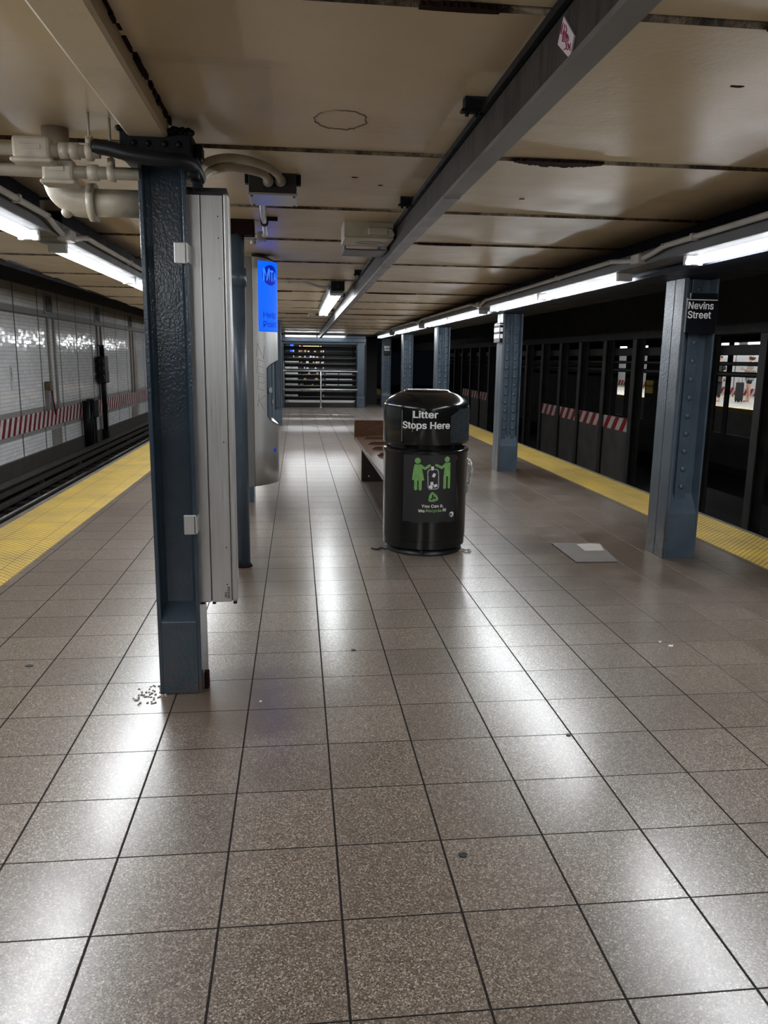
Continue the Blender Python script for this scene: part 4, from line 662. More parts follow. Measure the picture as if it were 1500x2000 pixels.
def circle2d(cx, cy, r, n=28, ry=None):
    vs = [(cx + r * math.cos(2 * PI * k / n), cy + (ry or r) * math.sin(2 * PI * k / n)) for k in range(n)]
    return vs, [tuple(range(n))]
def stroke2d(p, q, w, n=6):
    """a capsule from p to q of width w"""
    p, q = Vector(p), Vector(q)
    d = (q - p).normalized(); a0 = math.atan2(d.y, d.x)
    vs = []
    for k in range(n + 1):
        a = a0 - PI / 2 + PI * k / n
        vs.append((q.x + w / 2 * math.cos(a), q.y + w / 2 * math.sin(a)))
    for k in range(n + 1):
        a = a0 + PI / 2 + PI * k / n
        vs.append((p.x + w / 2 * math.cos(a), p.y + w / 2 * math.sin(a)))
    return vs, [tuple(range(len(vs)))]
def quad2d(cx, cy, w, h, rot=0.0):
    c, s_ = math.cos(rot), math.sin(rot)
    return [(cx + x * c - y * s_, cy + x * s_ + y * c) for x, y in ((-w / 2, -h / 2), (w / 2, -h / 2), (w / 2, h / 2), (-w / 2, h / 2))], [(0, 1, 2, 3)]

# ------------------------------------------------------------------ STRUCTURE
CEIL = 2.25
YB, YE = -5.0, 22.6          # back end of the built platform, the shutter wall
XL, XLi, XRi, XR = -2.44, -1.815, 3.24, 3.80
# platform slab
mb = MB(); mb.box(XLi, XRi, YB, 46, -1.25, 0)
struct('floor', mb, M_FLOOR, 'brown speckled terrazzo tile platform floor')
for nm, a, b, e0, e1 in (('trim_1', XL + 0.03, XLi, XL - 0.03, XL + 0.03), ('trim_2', XRi, XR - 0.03, XR - 0.03, XR + 0.03)):
    mb = MB()
    mb.box(a, b, YB, 46, -0.3, 0.004, mi=0)
    mb.box(e0, e1, YB, 46, -0.12, 0.0, mi=1)
    mb.box(min(a, e0) + 0.15, max(b, e1) - 0.15, YB, 46, -1.25, -0.3, mi=2)
    struct(nm, mb, [M_TACT, M_EDGE, M_TUNNEL], 'yellow tactile warning strip along the %s platform edge' % ('left' if nm == 'trim_1' else 'right'))

# ceiling: flange bands and panels between dark rusty joints
joints = [-4.3, -3.05, -1.8, -0.5, 0.78, 2.06, 3.47, 4.74, 5.99, 7.31, 8.72, 10.10, 11.5, 12.9, 14.25, 15.6, 16.9, 18.2, 19.5, 20.8, 22.1, 23.4]
mb = MB()
CX0, CX1 = -2.62, 2.62
def ceil_at(y): return CEIL - 0.0110 * min(15.6, max(0.0, y - 7.0))
prof = [(YB, 2.6), (YB, CEIL)]
for j in joints:
    c_ = ceil_at(j)
    prof += [(j - 0.010, c_), (j - 0.004, c_ + 0.020), (j + 0.004, c_ + 0.020), (j + 0.008, c_ - 0.012), (j + 0.40, ceil_at(j + 0.4) - 0.012), (j + 0.412, ceil_at(j + 0.412))]
prof += [(46, ceil_at(46)), (46, 2.6)]
mb.prism(prof, 'x', CX0, CX1)
bmf = mb.bm
bmf.faces.ensure_lookup_table()
for f in bmf.faces:
    c = f.calc_center_median()
    for j in joints:
        if abs(c.y - j) < 0.0085 and len(f.verts) == 4:
            f.material_index = 1
# paint blisters and the long flake of rust at a joint, as relief on the ceiling
def blob(mb, cx, cy, z, rx, ry, n=40, mi=2, jag=0.35, th=0.006, seed=1):
    rnd = random.Random(seed)
    pts = []
    for k in range(n):
        a = 2 * PI * k / n
        q = 1 - jag * rnd.random()
        pts.append((cx + rx * q * math.cos(a), cy + ry * q * math.sin(a)))
    mb.prism(pts, 'z', z - th, z + 0.004, mi)
def flake(mb, x0, x1, y0, h, n=40, mi=2, seed=3):
    rnd = random.Random(seed)
    lo, hi = [], []
    for k in range(n + 1):
        t = k / n
        w = math.sin(PI * t) ** 0.8
        x = x0 + (x1 - x0) * t
        lo.append((x, y0 - 0.010 - 0.012 * rnd.random()))
        hi.append((x, y0 + 0.012 + h * w * (0.6 + 0.4 * rnd.random())))
    mb.prism(lo + hi[::-1], 'z', ceil_at(y0) - 0.0145, ceil_at(y0) - 0.004, mi)
flake(mb, 0.93, 1.32, 3.47, 0.07)
flake(mb, 1.2, 1.6, 2.06, 0.015, seed=5)
flake(mb, -0.35, -0.05, 10.10, 0.05, seed=6)
flake(mb, 0.9, 1.5, 10.10, 0.04, seed=8)
flake(mb, 1.0, 1.9, 14.25, 0.05, seed=9)
flake(mb, -0.2, 0.2, 14.25, 0.05, seed=10)
flake(mb, 0.9, 1.3, 5.99, 0.03, seed=11)
flake(mb, 0.3, 0.5, 2.06, 0.004, seed=12)
for k, (x, y, r) in enumerate(((1.37, 2.50, 0.02), (0.28, 3.95, 0.012), (0.42, 4.1, 0.010), (-0.34, 2.35, 0.02), (1.2, 4.3, 0.012))):
    blob(mb, x, y, CEIL, r * 1.6, r * 0.5, 12, 2, 0.5, 0.003, k)
# hairline ring of peeling paint
ring = [(0.165 + 0.095 * math.cos(2 * PI * k / 40) * (0.92 + 0.16 * random.random()), 3.05 + 0.115 * math.sin(2 * PI * k / 40) * (0.92 + 0.16 * random.random()), CEIL - 0.001) for k in range(40)]
mb.tube(ring, 0.0022, 5, 1, closed=True)
ceil_o = struct('ceiling', mb, [M_CEIL, M_JOINT, M_RUST], 'cream painted low ceiling with rusty cross joints')

# boxed beam in the ceiling running to the near left column
mb = MB()
mb.prism([(-0.605, CEIL + 0.02), (-0.605, 2.185), (-0.595, 2.178), (-0.470, 2.178), (-0.458, 2.185), (-0.458, CEIL + 0.02)], 'y', YB, 3.12)
rnd = random.Random(3)
for xx in (-0.612, -0.452):
    for k in range(26):
        y = 1.2 + k * 0.075 + rnd.random() * 0.03
        mb.box(xx - 0.004 - 0.004 * rnd.random(), xx + 0.002 + 0.004 * rnd.random(), y, y + 0.04 + 0.05 * rnd.random(), 2.226 + 0.012 * rnd.random(), 2.252, mi=1)
for k in range(9):
    y = 1.80 + k * 0.035
    mb.ball((-0.452 + 0.03 * rnd.random(), y, 2.244), 0.010 + 0.012 * rnd.random(), (1, 1.2, 0.5), 8, 1)
struct('trim_3', mb, [M_HAUNCH, M_RUST], 'cream boxed ceiling beam ending at the near left column')

# girders over the platform edges
mb = MB(); mb.box(-2.76, -2.62, YB, 46, 2.222, 2.6)
for y in (0.6, 3.2, 5.8, 8.4, 11, 13.6, 16.2, 18.8, 21.4):
    mb.box(-2.632, -2.618, y, y + 1.9, 2.215, 2.23, mi=1)
struct('trim_4', mb, [M_NAVY, M_RUST], 'dark navy ceiling edge girder beside the left tracks')
mb = MB(); mb.box(2.46, 2.92, YB, 34, 1.985, 2.6); mb.box(2.40, 2.98, YB, 34, 1.97, 1.995)
struct('trim_5', mb, M_NAVY, 'dark navy girder above the right columns')

# left track wall
mb = MB(); mb.box(-5.75, -5.6, 4, 60, -0.69, 3.3)
struct('wall_left', mb, M_WTILE, 'white tiled wall across the left track')
mb = MB(); mb.box(-5.6, -5.585, 4, 60, -0.205, 0.15)
struct('trim_6', mb, M_STRIPE, 'red and white striped band on the left wall')
mb = MB(); mb.box(-5.75, -5.52, 4, 60, -1.25, -0.69); mb.box(-5.52, -5.36, 4, 60, -1.25, -0.98)
struct('baseboard_left', mb, M_CURB, 'sooty curb at the foot of the left wall')
mb = MB(); mb.box(-5.75, XL + 0.1, YB, 60, -1.35, -1.24)
for k in range(60):
    mb.box(-4.95, -2.75, 6 + k * 0.62, 6.26 + k * 0.62, -1.24, -1.185, mi=1)
struct('floor_left', mb, [M_BALLAST, M_TIE], 'black left track bed')
mb = MB(); mb.box(XR - 0.1, 14.2, YB, 80, -1.35, -1.24); mb.box(18.2, 22, 10, 80, -1.35, -1.24)
struct('floor_right', mb, M_BALLAST, 'black right track beds')
mb = MB(); mb.box(-5.75, -2.7, YB, 60, 3.3, 3.4, mi=1); mb.box(2.92, 13.6, YB, 80, 3.0, 3.1)  # left roof given a light colour to bounce light onto the wall
struct('ceiling_tunnel', mb, [M_TUNNEL, M_CEIL], 'tunnel roof over the tracks, dark at right, lightened at left to bounce light')
# platform across the right tracks, its own floor, roof and wall
mb = MB(); mb.box(14.0, 18.4, 14, 80, -1.25, 0); mb.box(13.95, 14.45, 14, 80, -0.15, 0.004, mi=1); mb.box(17.9, 18.45, 14, 80, -0.15, 0.004, mi=1)
struct('floor_far', mb, [M_FARFLOOR, M_FAREDGE], 'pale platform across the right tracks')
mb = MB(); mb.box(13.6, 18.8, 14, 80, 2.25, 2.4); mb.box(18.8, 22, 14, 80, 3.2, 3.3)
struct('ceiling_far', mb, M_CEIL)
mb = MB(); mb.box(22.0, 22.15, 14, 90, -0.7, 3.3)
struct('wall_right', mb, M_FARWALL, 'bright white tiled wall beyond the far platform')
mb = MB(); mb.box(21.97, 22.0, 14, 90, -0.14, 0.21)
struct('trim_7', mb, M_STRIPE2, 'red and white striped band on the far white wall')
mb = MB(); mb.box(2.0, 2.46, 24.3, 24.4, 0, 2.6); mb.box(-0.54, -0.44, 22.84, 27.4, 0, 2.3); mb.box(1.90, 2.0, 22.84, 27.4, 0, 2.3)
# wall with openings between the middle tracks
WO = [(16.98, 18.20), (18.40, 18.80), (22.89, 23.38), (24.38, 25.03)]
mb2 = MB()
ys = [8.0] + [v for o in WO for v in o] + [60.0]
for a, b in zip(ys[0::2], ys[1::2]):
    mb2.box(10.485, 10.515, a, b, -1.25, 3.0)
for a, b in WO:
    mb2.box(10.485, 10.515, a, b, 1.90, 3.0); mb2.box(10.485, 10.515, a, b, -1.25, -0.30)
struct('wall_middle', mb2, M_TUNNEL, 'sooty wall with openings between the right tracks')
struct('wall_back', mb, M_TUNNEL)

# ------------------------------------------------------------------ FLUORESCENT LIGHT ROWS
def tube_lights(t, p0, p1, dz=-0.012, w=0.05, rad=None, spreadx=0.034, ang=40):
    """the light given off by a run of tubes from p0 to p1: two long strips wrapped round their undersides"""
    p0, p1 = Vector(p0), Vector(p1)
    d = (p1 - p0); L = d.length; d.normalize()
    side = Vector((0, 0, 1)).cross(d).normalized()
    off = Vector(t.location)
    for sg in (-1, 1):
        n = (side * sg * math.sin(math.radians(ang)) - Vector((0, 0, 1)) * math.cos(math.radians(ang))).normalized()
        ld = D.lights.new('tube_light', 'AREA')
        ld.shape = 'RECTANGLE'; ld.size = w; ld.size_y = L
        ld.color = (0.93, 0.97, 1.0)
        ld.energy = (TUBE if rad is None else rad) * PI * w * L
        o = D.objects.new('tube_light', ld); COL.objects.link(o)
        zc = -n; yc = d; xc = yc.cross(zc)
        o.parent = t
        c = (p0 + p1) / 2 + side * sg * spreadx + Vector((0, 0, dz)) - off
        o.matrix_local = Matrix(((xc.x, yc.x, zc.x, c.x), (xc.y, yc.y, zc.y, c.y), (xc.z, yc.z, zc.z, c.z), (0, 0, 0, 1)))
def strip_light(x, y0, y1, label, zt=1.995, side=1, far=False, group=None, join=None):
    t = thing('fluorescent_light', label, 'light', (x, (y0 + y1) / 2, zt), group)
    j0, j1 = join if join else (y0 - 0.10, y1 + 0.10)
    mb = MB(); mb.box(x - 0.100, x + 0.100, j0, j1, zt + 0.030, zt + 0.115, 0.008)
    mb.build('housing', M_HOUSING, t)
    mid = (y0 + y1) / 2
    for a, b in ((y0, mid - 0.025), (mid + 0.025, y1)):
        mb = MB()
        for dx in (-0.030, 0.030):
            mb.cyl((x + dx, a + 0.02, zt), (x + dx, b - 0.02, zt), 0.019, seg=12)
        mb.build('tube', M_TUBEFAR if far else M_TUBE, t)
        tube_lights(t, (x, a + 0.02, zt), (x, b - 0.02, zt))
    for yy in (y0, mid, y1):
        mb = MB(); mb.box(x - 0.055, x + 0.055, yy - 0.018, yy + 0.018, zt - 0.024, zt + 0.034, 0.006)
        mb.build('socket', M_SOCKET, t)
    mb = MB()
    if x > 0: mb.box(x + 0.06, 2.47, j0 + 0.2, j1 - 0.2, zt + 0.11, zt + 0.16)
    else: mb.box(x - 0.05, x + 0.05, j0 + 0.2, j1 - 0.2, zt + 0.11, CEIL + 0.01)
    mb.build('mounting_rail', M_NAVY, t)
    return t
RSEG = [(0.75, 4.56, 'frame edge'), (5.55, 9.30, ''), (9.86, 14.15, ''), (14.80, 18.45, ''), (19.5, 22.4, '')]
RLAB = ['right-hand row fluorescent light nearest the camera, cut by the right frame edge',
        'right-hand row fluorescent light between the first and second right columns',
        'right-hand row fluorescent light just past the second right column',
        'right-hand row fluorescent light over the third and fourth right columns',
        'farthest small fluorescent light of the right-hand row, by the end wall']
LSEG = [(0.85, 4.62), (5.15, 9.30), (9.8, 13.9), (14.4, 18.4), (18.9, 22.3)]
LLAB = ['left-hand row fluorescent light cut off by the left frame edge',
        'left-hand row fluorescent light running behind the near left column',
        'left-hand row light hidden past the near left column',
        'left-hand row light far down the platform', 'last left-hand row light before the end wall']
def joins(segs, k, lo, hi):
    a = lo if k == 0 else (segs[k - 1][1] + segs[k][0]) / 2 + 0.004
    b = hi if k == len(segs) - 1 else (segs[k][1] + segs[k + 1][0]) / 2 - 0.004
    return a, b
for k, sg in enumerate(RSEG):
    strip_light(2.325, sg[0], sg[1], RLAB[k], 1.99, group='fluorescent lights along the right edge', join=joins(RSEG, k, 0.6, 22.5))
for k, sg in enumerate(LSEG):
    if k in (2, 3, 4):
        continue
    strip_light(-1.44, sg[0], sg[1], LLAB[k], 2.03, group='fluorescent lights along the left side', join=joins(LSEG, k, 0.7, 22.4))
for k in (2, 3):
    strip_light(-1.44, LSEG[k][0], LSEG[k][1], LLAB[k], 2.03, group='fluorescent lights along the left side', join=joins(LSEG, k, 0.7, 22.4))
for k, (a, b) in enumerate(((23.2, 27.0), (27.6, 31.4), (32.0, 35.8), (36.4, 40.2), (40.8, 44.6))):
    strip_light(-1.44, a, b, 'left-hand row light beyond the end shutter, %s after it' % ['first', 'second', 'third', 'fourth', 'fifth'][k], 1.93, group='fluorescent lights along the left side', join=(a - 0.28, b + 0.28))
strip_light(2.325, -4.3, 0.25, 'right-hand row fluorescent light behind the viewer', 1.99, group='fluorescent lights along the right edge')
strip_light(-1.44, -4.0, 0.30, 'left-hand row fluorescent light behind the viewer', 2.03, group='fluorescent lights along the left side')

# conduit that hops along the right row, and the one on the left row
def hop_conduit(name, x, z, ys, label, dz=-0.05, dx=0.06, y0=0.5, y1=22.3, clamps=()):
    t = thing(name, label, 'conduit', (x, y0, z))
    pts = [(x, y0, z)]
    for y in ys:
        pts += [(x, y - 0.75, z), (x, y - 0.42, z), (x + dx * 0.6, y - 0.2, z + dz * 0.7), (x + dx, y, z + dz), (x + dx * 0.6, y + 0.2, z + dz * 0.7), (x, y + 0.42, z), (x, y + 0.75, z)]
    pts.append((x, y1, z))
    pts = [(a, b, c) for a, b, c in pts]
    mb = MB(); mb.tube(smooth_path(pts, 4), 0.016, 10); mb.build('pipe', M_PIPEG, t)
    for y in ys:
        mb = MB(); mb.box(x + dx - 0.035, x + dx + 0.045, y - 0.06, y + 0.06, z + dz - 0.03, z + dz + 0.03, 0.008)
        mb.build('junction_fitting', M_PIPEG, t)
    sg_ = 1 if x > 0 else -1
    for y in clamps:
        mb = MB(); mb.box(x - 0.022, x + 0.022, y - 0.015, y + 0.015, z - 0.02, z + 0.02, 0.006)
        mb.box(*sorted((x - 0.012 * sg_, x + 0.09 * sg_)), y - 0.012, y + 0.012, z - 0.004, z + 0.014, 0.004)
        mb.build('clamp', M_PIPEG, t)
    return t
hop_conduit('electrical_conduit', 2.185, 2.085, [5.05, 9.58, 14.45, 18.95], 'thin grey conduit hopping along above the right row of lights', dx=0.022, dz=-0.03, clamps=(1.6, 4.3, 6.6, 8.2, 11, 13, 16))
hop_conduit('electrical_conduit', -1.305, 2.118, [4.90, 9.55, 14.1], 'thin grey conduit hopping along above the left row of lights', dx=-0.018, dz=-0.045, clamps=(1.6, 4.05, 6.6, 8.2), y1=22)

# hanging light beside the cable raceway
t = thing('fluorescent_light', 'short ceiling light hanging beside the dark raceway at mid platform', 'light', (0.44, 11, 2.15))
mb = MB(); mb.box(0.372, 0.522, 8.75, 9.05, 2.115, 2.24, 0.006); mb.build('end_box', M_BLACKIRON, t)
mb = MB(); mb.cyl((0.45, 8.748, 2.165), (0.45, 8.738, 2.165), 0.014); mb.build('plug', M_BLACK, t)
mb = MB(); mb.box(0.362, 0.534, 9.05, 13.6, 2.150, 2.205, 0.006); mb.build('housing', M_HOUSING, t)
for dx in (-0.040, 0.040):
    mb = MB(); mb.cyl((0.45 + dx, 9.12, 2.120), (0.45 + dx, 13.4, 2.120), 0.026, seg=12); mb.build('tube', M_TUBE, t)
tube_lights(t, (0.45, 9.12, 2.12), (0.45, 13.4, 2.12), dz=-0.016, spreadx=0.045)
for yy in (9.06, 13.4):
    mb = MB(); mb.box(0.375, 0.525, yy, yy + 0.05, 2.09, 2.155, 0.005); mb.build('socket', M_SOCKET, t)

# lamp over the shutter
t = thing('fluorescent_light', 'pair of white tubes lying across above the black end shutter', 'light', (0.5, 22.3, 1.99))
mb = MB(); mb.box(-0.36, 1.40, 22.26, 22.40, 2.015, 2.10, 0.006); mb.build('housing', M_HOUSING, t)
for a, b in ((-0.31, 0.54), (0.59, 1.33)):
    mb = MB(); mb.cyl((a, 22.31, 1.985), (b, 22.31, 1.985), 0.024, seg=12); mb.build('tube', M_TUBE, t)
    tube_lights(t, (a, 22.31, 1.985), (b, 22.31, 1.985), spreadx=0.015, w=0.03)
for a in (-0.33, 0.565, 1.35):
    mb = MB(); mb.box(a - 0.02, a + 0.02, 22.27, 22.35, 1.955, 2.02, 0.004); mb.build('socket', M_SOCKET, t)

# ------------------------------------------------------------------ CABLE RACEWAY
t = thing('cable_raceway', 'long dark steel cable raceway running diagonally down under the ceiling', 'raceway', (0.65, 0, 2.07))
def tz(y): return -0.0075 * max(0.0, y - 5.0)
def traybar(mb, poly, ya=YB, yb=22.2, mi=0):
    for a, b in ((ya, 5.0), (5.0, yb)):
        n_ = len(poly)
        A = [mb.bm.verts.new((x, a, z + tz(a))) for x, z in poly]; B = [mb.bm.verts.new((x, b, z + tz(b))) for x, z in poly]
        mb.bm.faces.new(A); mb.bm.faces.new(B[::-1])
        for k in range(n_): mb.bm.faces.new((A[k], B[k], B[(k + 1) % n_], A[(k + 1) % n_]))
mb = MB(); traybar(mb, [(0.627, 2.076), (0.627, 2.200), (0.680, 2.200), (0.680, 2.076)]); mb.build('side_channel', M_TRAYSIDE, t)
mb = MB()
traybar(mb, [(0.621, 2.074), (0.621, 2.084), (0.627, 2.084), (0.627, 2.076), (0.680, 2.076), (0.680, 2.090), (0.686, 2.090), (0.686, 2.068), (0.621, 2.068)])
for y in (1.2, 3.42, 5.9, 8.6, 11.5):
    mb.box(0.619, 0.688, y, y + 0.010, 2.066 + tz(y), 2.090 + tz(y))
mb.build('bottom_cover', M_TRAYBOT, t)
mb = MB(); traybar(mb, [(0.610, 2.204), (0.690, 2.204), (0.690, 2.226), (0.610, 2.226)]); mb.build('top_lip', M_BLACKIRON, t)
for y in (0.4, 2.74, 4.37, 7.75, 10.2, 13.0):
    mb = MB()
    mb.box(0.555, 0.64, y - 0.022, y + 0.022, 2.212 + tz(y), CEIL + 0.002 - 0.011 * max(0, y - 7), 0.002)
    mb.box(0.545, 0.62, y - 0.016, y + 0.016, 2.204 + tz(y), 2.214 + tz(y), 0.002)
    for xx in (0.565, 0.595):
        mb.cyl((xx, y - 0.005, 2.206 + tz(y)), (xx, y - 0.005, 2.192 + tz(y)), 0.007, seg=8)
    mb.build('hanger_bracket', M_BLACKIRON, t)
# sticker slapped on the side
mb = MB()
mb.prism([(1.942, 2.188), (1.860, 2.118), (1.883, 2.078), (1.977, 2.141)], 'x', 0.6225, 0.6265)
stk = mb.build('sticker', M_STICKER, t)
mb = MB()
rnd = random.Random(11)
for (a, b, n) in ((1.937, 2.158, 9), (1.920, 2.135, 13), (1.898, 2.108, 9)):
    pts = []
    for k in range(n):
        f_ = (k / (n - 1) - 0.5) * 0.055
        pts.append((0.6218, a + f_ * 0.82 + 0.008 * math.sin(k * 2.4 + a * 50), b + f_ * 0.35 + 0.011 * math.cos(k * 2.1)))
    mb.tube(smooth_path(pts, 4), 0.0013, 5)
mb.build('scribble', M_PINK, stk)

# ------------------------------------------------------------------ LEFT COLUMNS
def left_column(y, x0, x1, label, near=False):
    t = thing('steel_column', label, 'column', (x0, y, 0), 'steel columns along the left of the platform')
    m = M_NEARCOL if near else M_SLATE
    dep = 0.24
    top = 2.178 if near else CEIL + 0.003
    mb = MB(); mb.box(x0 + 0.012, x1 - 0.012, y + 0.075, y + 0.100, 0.0, top)
    mb.prism([(x0 + 0.012, y + 0.055), (x0 + 0.012, y + 0.08), (x0 + 0.04, y + 0.08)], 'z', 0.34, top)
    mb.prism([(x1 - 0.012, y + 0.055), (x1 - 0.012, y + 0.08), (x1 - 0.04, y + 0.08)], 'z', 0.34, top)
    mb.build('web', m, t)
    for a, b in ((x0, x0 + 0.016), (x1 - 0.016, x1)):
        mb = MB(); mb.box(a, b, y, y + dep, 0.0, top, 0.003); mb.build('flange', m, t)
    mb = MB()
    n0 = 0.325
    mb.prism([(y + 0.002, 0.0), (y + 0.002, n0), (y + 0.080, n0 + 0.065), (y + 0.080, 0.0)], 'x', x0 + 0.015, x1 - 0.015)
    if near:
        mb.box(x0 + 0.014, x1 - 0.014, y - 0.003, y + 0.01, 0, n0 - 0.004, 0.004)
    mb.build('base_block', m, t)
    return t, m
t, m = left_column(3.156, -0.582, -0.408, 'near dark blue steel column with flanges at left front, metal cabinet strapped to it', True)
mb = MB(); mb.box(-0.63, -0.375, 3.10, 3.45, 2.105, 2.20, 0.006); mb.box(-0.40, -0.345, 3.16, 3.24, 2.12, 2.175, 0.006)
for xx in (-0.58, -0.53, -0.47, -0.42):
    mb.ball((xx, 3.098, 2.155), 0.012, (1, 0.6, 1), 8)
rnd = random.Random(5)
for k in range(26):
    mb.ball((-0.63 + 0.255 * k / 25, 3.10, 2.195 + 0.012 * rnd.random()), 0.014, (1, 1, 0.8), 6)
mb.build('cap_plate', M_BLACKIRON, t)
mb = MB(); mb.box(-0.405, -0.385, 3.20, 3.235, 0.0, 0.075, 0.004); mb.build('base_clip', M_RUST, t)
left_column(7.62, -0.60, -0.425, 'second left column, standing behind the help point')
left_column(12.08, -0.53, -0.355, 'third left column, mostly hidden past the help point')
left_column(16.45, -0.475, -0.315, 'far left column just in front of the end shutter posts')

# round drain pipe standing behind the cabinet
t = thing('drain_pipe', 'round slate-blue upright pipe between cabinet and help point', 'pipe', (-0.365, 5.2, 0))
mb = MB(); mb.cyl((-0.372, 5.22, 0.0), (-0.372, 5.22, CEIL + 0.002), 0.048, seg=24); mb.build('pipe', M_SLATE, t)
mb = MB(); mb.cyl((-0.372, 5.22, 1.84), (-0.372, 5.22, 1.95), 0.057, seg=24); mb.build('coupling', M_SLATE, t)
mb = MB(); mb.cyl((-0.372, 5.22, 0.0), (-0.372, 5.22, 0.018), 0.062, 0.052, seg=20)
mb.build('floor_collar', M_RUST, t)
mb = MB(); mb.box(-0.43, -0.26, 5.17, 5.30, 2.15, CEIL, 0.01); mb.build('ceiling_collar', M_RUST, t)

# ------------------------------------------------------------------ METAL CABINET ON THE NEAR COLUMN
t = thing('metal_cabinet', 'tall narrow brushed-aluminium cabinet strapped beside the near left column', 'cabinet', (-0.34, 3.25, 0.38))
y0 = 3.215
mb = MB(); mb.box(-0.400, -0.262, y0 + 0.012, y0 + 0.10, 0.385, 2.02); mb.build('body', M_STEEL, t)
mb = MB(); mb.box(-0.417, -0.3655, y0 - 0.004, y0 + 0.05, 0.383, 2.008, 0.003); mb.build('narrow_panel', M_ALU, t)
mb = MB(); mb.box(-0.3625, -0.281, y0 - 0.004, y0 + 0.05, 0.383, 2.008, 0.003)
mb.build('wide_panel', M_ALU, t)
mb = MB(); mb.box(-0.2795, -0.256, y0 - 0.002, y0 + 0.07, 0.383, 2.015, 0.008, seg=3); mb.build('edge_strip', M_STEEL, t)
mb = MB(); mb.box(-0.415, -0.262, y0 + 0.003, y0 + 0.10, 2.008, 2.035, 0.003); mb.build('top_cap', M_BLACK, t)
for xx in (-0.402, -0.356, -0.268):
    mb = MB(); mb.cyl((xx, y0 + 0.015, 0.385), (xx, y0 + 0.015, 0.371), 0.008, seg=10); mb.build('foot', M_BLACK, t)
for zz in (1.85, 1.70, 1.06, 0.62, 1.93, 0.46):
    mb = MB(); mb.cyl((-0.298, y0 - 0.004, zz), (-0.298, y0 - 0.0055, zz), 0.0028, seg=8); mb.build('screw', M_BLACK, t)
for z0_, z1_ in ((1.745, 1.822), (0.692, 0.772)):
    mb = MB(); mb.box(-0.458, -0.410, 3.140, 3.155, z0_, z1_, 0.003); mb.box(-0.416, -0.405, 3.140, 3.26, z0_ + 0.004, z1_ - 0.004)
    mb.build('strap_bracket', M_STEEL, t)
mb = MB()
vs, fs = fit_text('N1968', width=0.050, height=0.010, bold=0.02)
mb.faces2d(vs, fs, lambda a, b, d=0: (-0.288 - b * 1.0, y0 - 0.0062 - d, 0.425 - a))
vs, fs = fit_text('MB', width=0.02, height=0.009, bold=0.02)
mb.faces2d(vs, fs, lambda a, b, d=0: (-0.300 - b * 1.0, y0 - 0.0062 - d, 0.415 - a))
mb.build('stamped_number', M_BLACK, t)

# ------------------------------------------------------------------ HELP POINT
HX, HY0, HY1 = -0.365, 6.80, 7.20
HYC, HRY, HRX = 7.0, 0.20, 0.200
def hp(tt, z, off=0.0):
    """point on the bulged front; tt in degrees, 0 = near side, 90 = front"""
    a = math.radians(tt)
    return Vector((HX + (HRX + off) * math.sin(a), HYC - (HRY + off) * math.cos(a), z))
arc = [0.0]; A_N = 360
for k in range(A_N):
    p, q = hp(180 * k / A_N, 0), hp(180 * (k + 1) / A_N, 0)
    arc.append(arc[-1] + (q - p).length)
def tt_of(s_):
    for k in range(A_N):
        if arc[k + 1] >= s_:
            return 180 * (k + (s_ - arc[k]) / (arc[k + 1] - arc[k])) / A_N
    return 180
t = thing('help_point', 'grey metal help point intercom with a lit blue panel at its top', 'intercom', (-0.40, 7.0, 0.30))
mb = MB(); mb.box(-0.425, HX, HY0 + 0.012, HY1 - 0.012, 0.285, 2.215, 0.004)
mb.build('back_box', M_HELPBACK, t)
mb = MB()
mb.box(-0.47, -0.42, 6.92, 7.08, 0.5, 0.62); mb.box(-0.47, -0.42, 6.92, 7.08, 1.8, 1.92)
mb.box(-0.52, -0.462, 6.90, 7.62, 0.48, 0.64); mb.box(-0.52, -0.462, 6.90, 7.62, 1.78, 1.94)
mb.build('mounting_arm', M_SLATE, t)
def zlo(a):
    if a < 34 or a > 146: return 0.99
    return 0.90 - 0.085 * math.sin(math.radians((a - 34) / 112 * 180)) ** 0.7
def zhi(a):
    if a < 34 or a > 146: return 1.22
    return 1.31 + 0.065 * math.sin(math.radians((a - 34) / 112 * 180)) ** 0.7
def ztop(a): return 2.215 - 0.030 * math.sin(math.radians(a)) ** 2
def zbot(a): return 0.292 + 0.022 * math.sin(math.radians(a))
mb = MB()
angs = [0, 3, 6, 10, 14, 18, 22, 26, 30, 34] + [34 + 8 * k for k in range(1, 15)] + [150, 154, 158, 162, 166, 170, 174, 177, 180]
angs = sorted(set(angs))
grid = []
for a in angs:
    inner = 34 <= a <= 146
    l, h = (zlo(a), zhi(a)) if inner else (0.90, 1.31)
    grid.append([mb.bm.verts.new(hp(a, z)) for z in (zbot(a), 0.6, l, (l + h) / 2, h, 1.61, ztop(a))])
for k in range(len(angs) - 1):
    mid = (angs[k] + angs[k + 1]) / 2
    for j in range(6):
        if 34 < mid < 146 and j in (2, 3):
            continue
        f = mb.bm.faces.new((grid[k][j], grid[k + 1][j], grid[k + 1][j + 1], grid[k][j + 1])); f.smooth = True
